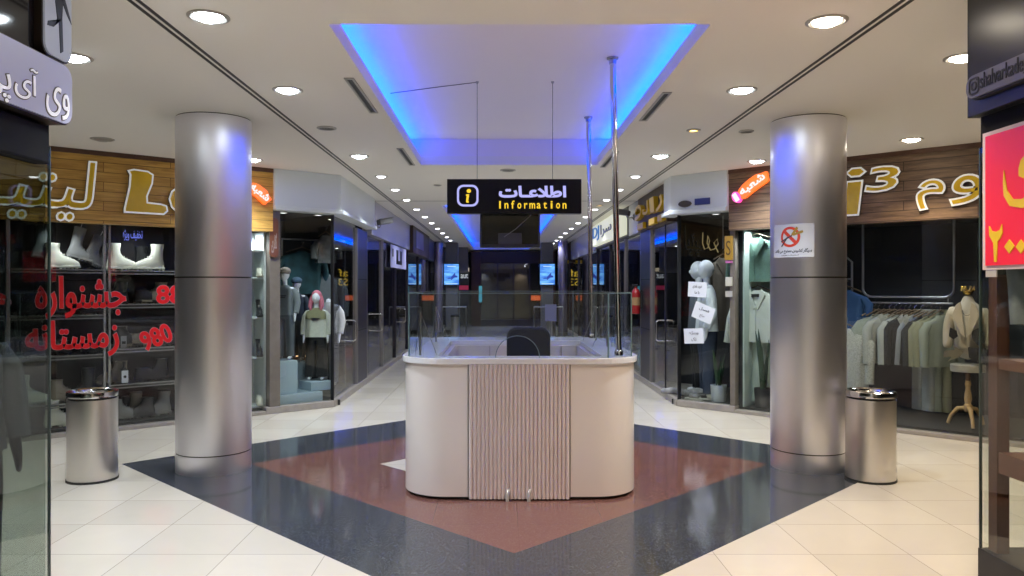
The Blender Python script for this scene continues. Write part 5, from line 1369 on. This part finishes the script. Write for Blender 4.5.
# ---------------- clothing shop behind the right column
fr_ = thing('hanging_frame_rail', 'rounded metal frame rail hanging over the row of jackets', 'clothes rail', RD.w(0, .75), RD.a)
bb = box_of(RD, 863, 954, 214, 297, .75); zt = 2.35
r_ = .10; P = [(bb[0], zt)] + [p for p in rrect(bb[0], bb[1], bb[2], bb[2] + .6, r_, 6) if p[1] < bb[2] + .3][::1]
pl = sorted([p for p in rrect(bb[0], bb[1], bb[2], bb[2] + .9, r_, 6) if p[1] < bb[2] + .5], key=lambda p: p[0])
left = [p for p in pl if p[0] < (bb[0] + bb[1]) / 2]; right = [p for p in pl if p[0] >= (bb[0] + bb[1]) / 2]
left.sort(key=lambda p: (p[0], -p[1])); right.sort(key=lambda p: (p[0], p[1]))
MB().tube([(p[0], 0, p[1]) for p in [(bb[0], zt)] + left + right + [(bb[1], zt)]], .014, 10).build('frame', M_ALU, fr_, smooth=True)
hb = box_of(RD, 868, 948, 303, 306, .75)
MB().tube([(hb[0] - .05, 0, hb[3]), (hb[1] + .05, 0, hb[3])], .011, 10).build('hanging_bar', M_ALU, fr_, smooth=True)
for x in (hb[0], hb[1]): MB().tube([(x, 0, hb[3]), (x, 0, bb[2])], .005, 6).build('link', M_ALU, fr_)
fr2 = thing('hanging_frame_rail', 'second metal frame rail mostly hidden behind the right column', 'clothes rail', RD.w(0, .75), RD.a)
xr = RD.x(852, .75); z1_ = RD.loc(852, 258, .75)[1]; z2_ = RD.loc(852, 279, .75)[1]
MB().tube([(xr - .7, 0, z1_), (xr - .05, 0, z1_), (xr, 0, z1_ - .05), (xr, 0, .08)], .013, 10).build('frame', M_ALU, fr2, smooth=True)
MB().tube([(xr - .7, 0, z2_), (xr, 0, z2_)], .010, 8).build('cross_bar', M_ALU, fr2, smooth=True)
hz = hb[3] + .0 - .022
cols = [('sage', cloth('sage_cloth', (.20, .23, .20))), ('pale grey', cloth('pale_grey_cloth', (.28, .30, .29))), ('speckled grey', mat('boucle', (.33, .35, .33), .9, var=.5, vs=60, bump=.5, bs=90)),
        ('light blue grey', cloth('blue_grey_cloth', (.26, .30, .36), .2, 14)), ('black', C_BK), ('olive', cloth('olive_cloth', (.17, .18, .12)))]
seq = [(869, 0), (874, 0), (880, 1), (886, 2), (892, 2), (898, 1), (903, 4), (908, 2), (914, 2), (921, 3), (927, 4), (932, 5), (937, 5), (943, 0)]
proto = {}
for i, (px, c) in enumerate(seq):
    if c not in proto:
        p = hanging_top('', cols[c][1], .40, .58, .54, name='hanging_jacket', open_=(c in (2, 3)), spread=.24); proto[c] = p; o = p
    else: o = dup(proto[c], (0, 0, 0))
    x = RD.x(px + 5 - (px - 869) * .10, .75); o.location = RD.w(x, .75, hz); o.rotation_euler.z = RD.a + .95 - (.62 if c in (2, 3) else 0) + random.uniform(-.1, .1)
    o['label'] = '%s jacket, %s from the left on the rail of jackets' % (cols[c][0], ORD[i]); o['group'] = 'jackets on the hanging rail'
for i, px in enumerate((927, 933, 942)):
    t = trousers_hang('%s trousers hanging under the right end of the jacket rail, %s' % (('pale sage', 'sage', 'olive')[i], ('left pair', 'middle pair', 'right pair')[i]), cols[(1, 0, 5)[i]][1], 1.22, 'trousers on the hanging rail'); x = RD.x(px, .95)
    t.location = RD.w(x, .80 + .03 * i, hz + .0); t.rotation_euler.z = RD.a - .5
t = hanging_top('bright blue jacket hanging right behind the right column', cloth('blue_cloth', (.015, .06, .18)), .46, .50, .4, name='hanging_jacket', open_=False, spread=.24)
t.location = R_(846, .72, z2_ - .022); t.rotation_euler.z = RD.a
t = hanging_top('grey speckled coat hanging low right of the right column', cols[2][1], .50, .95, .6, name='hanging_coat', cat='coat', open_=False, spread=.26)
t.location = R_(846, .55, 1.20); t.rotation_euler.z = RD.a
MB().tube([(0, 0, .02), (0, 0, z2_ - 1.20 - .02)], .004, 6).build('hanging_cord', M_ALU, t)
# dress form with crown
bx = RD.x(968, .50)
df = thing('dress_form', 'dress form in cream blazer with black shapes, gold crown and turned wooden stand', 'mannequin', RD.w(bx, .50, .07), RD.a + .1)
M_FORM = mat('form_linen', (.42, .40, .36), .8); C_BZ = cloth('cream_blazer', (.46, .41, .33), .06, 8)
skin('torso', [(0, 0, .70), (0, 0, .95), (0, 0, 1.20), (0, 0, 1.38), (0, 0, 1.44), (-.15, 0, 1.29), (.15, 0, 1.29)], [(0, 1), (1, 2), (2, 3), (3, 4), (2, 5), (2, 6)], [(.16, .12), (.13, .11), (.15, .12), .06, .055, .06, .06], M_FORM, df)
bz = skin('blazer', [(0, 0, .74), (0, 0, .98), (0, 0, 1.24), (-.15, 0, 1.28), (-.19, .01, 1.06), (-.195, -.02, .84), (.15, 0, 1.28), (.19, .01, 1.06), (.195, -.02, .84)], [(0, 1), (1, 2), (2, 3), (3, 4), (4, 5), (2, 6), (6, 7), (7, 8)],
          [(.20, .155), (.165, .14), (.155, .13), .07, .058, .05, .075, .058, .05], C_BZ, df)
m = MB()
for s in (-1, 1): m.prism([(s * .005, .98), (s * .05, 1.02), (s * .13, 1.22), (s * .09, 1.33), (s * .05, 1.36)], -.172, -.140, 'y')
m.build('lapels', C_BZ, bz, bevel=.004)
def patch(pl_, y, *a_, **k_): return patch_([(p[0], (p[1] - .9) * .85 + .74) for p in pl_], y, *a_, **k_)
def patch_(pl_, y, m_=M_BLK, nm='dark_motif'):
    k = MB(); k.prism(pl_, y, y + .03, 'y'); k.build(nm, m_, bz)
patch([(-.15, 1.30), (-.09, 1.26), (-.075, 1.19), (-.12, 1.15), (-.16, 1.19)], -.16)
patch([(.05, 1.26), (.12, 1.31), (.17, 1.24), (.17, 1.12), (.11, 1.09), (.06, 1.16)], -.165)
patch([(.02, 1.06), (.18, 1.06), (.19, .88), (.10, .89), (.03, .93)], -.185)
patch([(-.20, 1.0), (-.10, 1.02), (-.12, 1.07), (-.02, 1.0), (-.06, .93), (-.17, .87), (-.13, .93), (-.21, .92)], -.185, mat('motif_taupe', (.16, .14, .10), .8), 'taupe_motif')
MB().lathe([(.0, .50), (.028, .50), (.026, .48), (.033, .46), (.024, .44), (.022, .41), (.035, .35), (.038, .30), (.028, .25), (.04, .235), (.045, .21), (.042, .18), (.03, .16), (0.001, .16)][::-1], 20, cap=False).build('turned_post', M_WOODB, df, smooth=True)
MB().tube([(0, 0, .49), (0, 0, .64)], .024, 14).build('neck_post', M_BROWN, df, smooth=True)
m = MB(); m.lathe([(.165, .60), (.17, .61), (.17, .67), (.16, .68)], 28); m.T = Matrix.Identity(4); m.build('base_plate', M_FORM, df, smooth=True)
for k in range(3):
    q = -PI / 2 + .35 + 2 * PI * k / 3
    MB().tube([(.02 * math.cos(q), .02 * math.sin(q), .20), (.10 * math.cos(q), .10 * math.sin(q), .19), (.17 * math.cos(q), .17 * math.sin(q), .10), (.20 * math.cos(q), .20 * math.sin(q), .015)], [.026, .024, .02, .017], 10).build('leg', M_WOODB, df, smooth=True)
m = MB(); m.lathe([(.05, 1.44), (.045, 1.46), (.06, 1.475), (.06, 1.49)], 24, cap=False)
for k in range(6):
    q = 2 * PI * k / 6; m.tube([(.052 * math.cos(q), .052 * math.sin(q), 1.478), (.056 * math.cos(q), .056 * math.sin(q), 1.515)], [.020, .008], 8); m.ball((.056 * math.cos(q), .056 * math.sin(q), 1.522), .010, 8, 5)
m.ball((0, 0, 1.46), (.048, .048, .03)); m.build('crown', mat('crown_gold', (.75, .5, .12), .25, 1), df, smooth=True)
MB().tube([(.045 * math.cos(q) , .05 * math.sin(q) - .02 - .045 * (1 - math.sin(q)) * .5, 1.28 + .07 * math.sin(q)) for q in [i * PI / 10 for i in range(20)]], .004, 6, closed=True).build('necklace', M_BLK, df)

# ================================================================== the two near shops at the picture edges
struct('wall_near_left_header', MB().box(-7.9, XL - .0, -4.9, YN, 2.28, CEIL), M_SOF)
YR = 3.82
struct('wall_near_right_header', MB().box(XR + .0, 7.9, -4.9, YR, 2.28, CEIL), M_SOF)
struct('wall_near_left_back', MB().box(-4.6, -4.5, -4.9, 2.0, 0, 2.28), M_DARK)
struct('wall_near_right_back', MB().box(4.6, 4.7, -4.9, 2.6, 0, 2.28), M_DARK)
tag(MB().box(XL - .005, XL + .005, -4, YN, .0, 2.28).build('glass_pane', M_GREEN), 'greenish full height glass sheet at the left picture edge', 'window')
tag(MB().box(-4.6, XL - .02, YN - .005, YN + .005, .0, 2.28).build('glass_pane', M_GREEN), 'side glass sheet of the near left shop facing the plaza', 'window')
tag(MB().box(XL - .005, XL + .006, YN - .004, YN + .006, 0, 2.28).build('corner_strip', mat('dark_edge', (.03, .05, .045), .3)), 'thin dark glass corner joint at the left of the picture', 'trim')
tag(MB().box(XR - .005, XR + .005, -4, YR, .31, 2.28).build('glass_pane', M_GLASS), 'glass sheet at the right picture edge over a black plinth', 'window')
tag(MB().box(XR + .02, 4.6, YR - .005, YR + .005, .31, 2.28).build('glass_pane', M_GLASS), 'side glass sheet of the near right shop facing the plaza', 'window')
tag(MB().box(XR - .006, XR + .005, YR - .004, YR + .006, .31, 2.28).build('corner_strip', mat('dark_edge', (.03, .05, .045), .3)), 'thin dark glass corner joint at the right of the picture', 'trim')
tag(MB().box(XR - .01, 4.6, -4, YR + .01, 0, .31).build('black_plinth', M_BLK, bevel=.005), 'black plinth under the glass at the right picture edge', 'plinth')
# left signs
def zy(py, Y): return EYE - (py - VPY) * Y / FPX
t = thing('band_sign', 'pale lilac rounded band sign with white script at the upper left edge', 'shop sign', (-2.10, 0, 0), PI / 2)
Yb = 2.10 * FPX / (500 - 73); zb0, zb1 = zy(128, Yb), zy(68, Yb)
poly = rrect(0.2, Yb, zb0 + .0, zb1 + .0, .07, 8)
m = MB(); m.prism(poly, .01, .10, 'y'); m.build('box', mat('sign_bronze', (.06, .045, .035), .35, .6), t)
m = MB(); m.prism(rrect(0.2, Yb - .008, zb0 + .008, zb1 - .008, .065, 8), 0, .012, 'y'); m.build('face', mat('lilac_face', (.36, .36, .46), .4, emit=(.5, .52, .75), es=.18), t)
Yl = lambda px: 2.10 * FPX / (500 - px)
sb = lambda px0, px1, y0, y1: (Yl(px0), Yl(px1), zy(y1, Yl((px0 + px1) / 2)), zy(y0, Yl((px0 + px1) / 2)))
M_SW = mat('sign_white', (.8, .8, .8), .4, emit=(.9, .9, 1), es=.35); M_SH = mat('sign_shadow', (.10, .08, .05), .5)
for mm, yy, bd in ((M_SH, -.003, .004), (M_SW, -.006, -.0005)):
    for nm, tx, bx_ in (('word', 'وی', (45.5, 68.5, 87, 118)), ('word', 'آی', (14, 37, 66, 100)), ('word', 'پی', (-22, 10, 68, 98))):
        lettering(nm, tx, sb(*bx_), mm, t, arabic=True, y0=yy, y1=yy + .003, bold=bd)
t = thing('picture_light_box', 'rounded light box showing walking legs above the lilac band sign', 'sign', (-2.13, 0, 0), PI / 2)
Ye = 2.13 * FPX / (500 - 71.5); Ys = 2.13 * FPX / (500 - 45)
z0_ = zy(65, Ye)
m = MB(); m.prism(rrect(Ys - .01, Ye + .008, z0_ - .008, CEIL - .005, .06, 8), .01, .10, 'y'); m.build('box', mat('sign_bronze', (.06, .045, .035), .35, .6), t)
m = MB(); m.prism(rrect(Ys, Ye, z0_, CEIL - .01, .055, 8), 0, .012, 'y'); m.build('face', mat('print_face', (.34, .36, .42), .5, emit=(.45, .48, .6), es=.2), t)
w_ = Ye - Ys; H_ = CEIL - z0_
def fig(pts, nm):
    m = MB(); m.prism([(Ys + w_ * a, z0_ + H_ * b) for a, b in pts], -.003, 0, 'y'); m.build(nm, mat('print_navy', (.03, .035, .06), .6), t)
fig([(.42, .98), (.68, .98), (.62, .55), (.66, .12), (.56, .08), (.50, .5), (.10, .42), (.08, .36), (.30, .38), (.44, .52), (.36, .75)], 'walking_figure')
fig([(.62, .95), (.95, .60), (.99, .55), (.82, .64), (.60, .80)], 'arm_shape')
m = MB(); m.box(1.8, 3.70, -.03, .05, 2.18, 2.36); m.build('lower_lintel', M_SOF, thing('door_lintel', 'dark lintel box hanging under the lilac band sign', 'lintel', (XL + .02, 0, 0), PI / 2), bevel=.01)
bs = thing('black_sign_face', 'black glossy sign face with gold trim at the upper left corner', 'sign', (-2.17, 0, 0), PI / 2)
MB().box(.5, Ys - .02, 0, .1, 2.68, CEIL - .01).build('panel', mat('gloss_black', (.01, .01, .014), .08), bs)
for a in (.78, .90): MB().tube([((Ys - 0) * a, -.01, 2.72), ((Ys - 0) * a, -.01, CEIL - .02)], .02, 10).build('gold_tube', M_GOLD, bs, smooth=True)
# left: dark clothes form just inside the glass, shoes on floor
mannequin('dark clad mannequin in a grey coat cut by the left picture edge', (-2.52, 3.22 + .38, .0), PI / 2 - .7, cloth('charcoal_coat', (.06, .065, .07)), C_BK, M_BB, s=.94, body=M_BLK)
t = boot('black shoe on the floor inside the glass at the lower left corner', M_BB, .08, None, (-2.42, 3.22, .0), .3); t.name = 'shoe'
# right signs
t = thing('sign_screen', 'black glossy screen sign at the upper right edge', 'screen', (2.31, 0, 0), -PI / 2)
Yr = 2.31 * FPX / (968 - 500)
MB().box(-Yr, -.5, .0, .06, zy(118, Yr), CEIL - .005).build('housing', mat('gloss_black2', (.012, .013, .016), .3, spec=.35), t, bevel=.004)
MB().box(-Yr - .004, -Yr, .0, .06, zy(118, Yr), CEIL - .005).build('edge', M_BLK, t)
t = thing('handle_band_sign', 'grey rounded band sign with camera icon and shalvarkade lettering', 'shop sign', (2.27, 0, 0), -PI / 2)
Yh = 2.27 * FPX / (965 - 500); h0, h1 = zy(101, Yh), zy(79, Yh)
m = MB(); m.prism(rrect(-Yh, -1.2, h0 - .008, h1 + .008, .055, 8), .01, .04, 'y'); m.build('box', M_BLK, t)
m = MB(); m.prism(rrect(-Yh + .008, -1.2, h0, h1, .05, 8), 0, .012, 'y'); m.build('face', mat('band_grey', (.16, .16, .18), .4), t)
Yq = lambda px: -2.27 * FPX / (px - 500)
sr = lambda px0, px1, y0, y1: (Yq(px0), Yq(px1), zy(y1, 2.27 * FPX / ((px0 + px1) / 2 - 500)), zy(y0, 2.27 * FPX / ((px0 + px1) / 2 - 500)))
hm = (h0 + h1) / 2
ib = (Yq(969), Yq(979.5)); ir = (ib[1] - ib[0]) / 2; ic = sum(ib) / 2
INK = mat('sign_ink', (.015, .015, .02), .5)
def ringm(pa, pb_, y0, y1):
    m = MB(); n = len(pa); vs = [(p[0], y0, p[1]) for p in pa] + [(p[0], y0, p[1]) for p in pb_] + [(p[0], y1, p[1]) for p in pa] + [(p[0], y1, p[1]) for p in pb_]; fs = []
    for i in range(n): j = (i + 1) % n; fs += [(i, j, n + j, n + i), (j, i, 2 * n + i, 2 * n + j), (n + i, n + j, 3 * n + j, 3 * n + i)]
    return m.add(vs, fs)
hw = .040
ringm(rrect(ic - hw, ic + hw, hm - hw, hm + hw, .020, 5), rrect(ic - hw + .008, ic + hw - .008, hm - hw + .008, hm + hw - .008, .014, 5), -.004, 0).build('icon_frame', INK, t)
ringm([(ic + .022 * math.cos(q * PI / 12), hm + .022 * math.sin(q * PI / 12)) for q in range(24)], [(ic + .014 * math.cos(q * PI / 12), hm + .014 * math.sin(q * PI / 12)) for q in range(24)], -.004, 0).build('icon_ring', INK, t)
MB().prism([(ic + .026 + .005 * math.cos(q * PI / 4), hm + .026 + .005 * math.sin(q * PI / 4)) for q in range(8)], -.004, 0, 'y').build('icon_dot', INK, t)
lettering('lettering', 'shalvarkade_', (ic + .05, ic + .05 + .335, hm - .036, hm + .045), INK, t, bold=.0004)
# red poster
Yp = 2.34 * FPX / (981 - 500)
t = thing('red_poster', 'red poster with yellow writing on the glass at the right edge', 'poster', (2.34, 0, 0), -PI / 2)
p0, p1 = zy(270, Yp), zy(134, Yp)
MB().box(-Yp, -1.6, .008, .014, p0, p1).build('white_border', mat('poster_white', (.62, .52, .54), .5), t)
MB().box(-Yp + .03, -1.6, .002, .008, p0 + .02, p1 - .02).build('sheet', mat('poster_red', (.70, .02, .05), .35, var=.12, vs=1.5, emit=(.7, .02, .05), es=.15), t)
MP = mat('poster_yellow', (.70, .50, .02), .45)
Yz = lambda px: -2.34 * FPX / (px - 500)
def pz(py, px): return zy(py, -Yz(px))
m = MB()
m.prism([(Yz(989.2), pz(226, 990)), (Yz(990.2), pz(227, 990)), (Yz(992), pz(231, 992)), (Yz(996), pz(232, 996)), (Yz(1000), pz(230, 1000)), (Yz(1002), pz(224, 1002)), (Yz(1002.5), pz(233, 1002)), (Yz(1000.0), pz(239, 1000)), (Yz(997.6), pz(241, 997)), (Yz(996.5), pz(262, 996)), (Yz(994.3), pz(262, 994)), (Yz(993.6), pz(243, 993)), (Yz(989.5), pz(236, 990))], -.002, .002, 'y')
for px in (1009.5, 1021): m.prism([(Yz(px - 5), pz(246.5, px)), (Yz(px), pz(239.5, px)), (Yz(px + 5), pz(246.5, px)), (Yz(px), pz(253.5, px))], -.002, .002, 'y')
m.build('number_200', MP, t)
m = MB(); q = [(1004, 170), (1007, 190), (1013, 199), (1022, 199), (1034, 190), (1034, 205), (1022, 208), (1010, 206), (1004, 196), (1003.2, 182)]
m.prism([(Yz(a), pz(b, a)) for a, b in q], -.002, .002, 'y'); m.build('letter_curve', MP, t)
m = MB(); q = [(1019, 168), (1021, 160), (1026, 154), (1036, 152), (1036, 178), (1028, 180), (1019, 176)]
m.prism([(Yz(a), pz(b, a)) for a, b in q], -.002, .002, 'y'); m.build('letter_dot', MP, t)
tag(MB().box(-Yp + .02, -Yp + .10, .0, .006, p0 - .035, p0 - .002).build('poster_clip', mat('clip_grey', (.4, .4, .4), .4), loc=(2.35, 0, 0), rz=-PI / 2), 'small pale tape piece under the red poster', 'tape')
# brown timber shelf unit inside the right shop
t = thing('timber_shelf', 'brown timber shelf unit behind the glass at the right edge', 'shelf', (0, 0, 0))
px0 = 2.395
MB().box(px0, px0 + .06, 3.735, 3.80, .31, 1.655).build('upright', M_BROWN, t); MB().box(px0, px0 + .06, 2.3, 2.36, .31, 1.655).build('upright', M_BROWN, t)
M_TT = mat('timber_top', (.16, .075, .05), .4, var=.2, vs=8)
MB().box(px0 + .005, 3.4, 2.3, 3.73, 1.20, 1.25).build('shelf_board', M_TT, t)
MB().box(px0 + .005, 3.4, 2.3, 3.73, .70, .80).build('lower_board', M_TT, t)
MB().box(3.34, 3.4, 2.3, 3.73, .31, 1.655).build('side_board', M_BROWN, t)
t = hanging_top('grey shirt hanging at the right picture edge behind the glass', C_GR, .36, .4, .4, name='hanging_shirt', open_=False, cat='shirt', spread=.22)
t.location = (2.66, 3.70, 1.98); t.rotation_euler.z = .2
MB().tube([(0, 0, .02), (0, 0, .31)], .004, 6).build('hanging_cord', M_ALU, t)
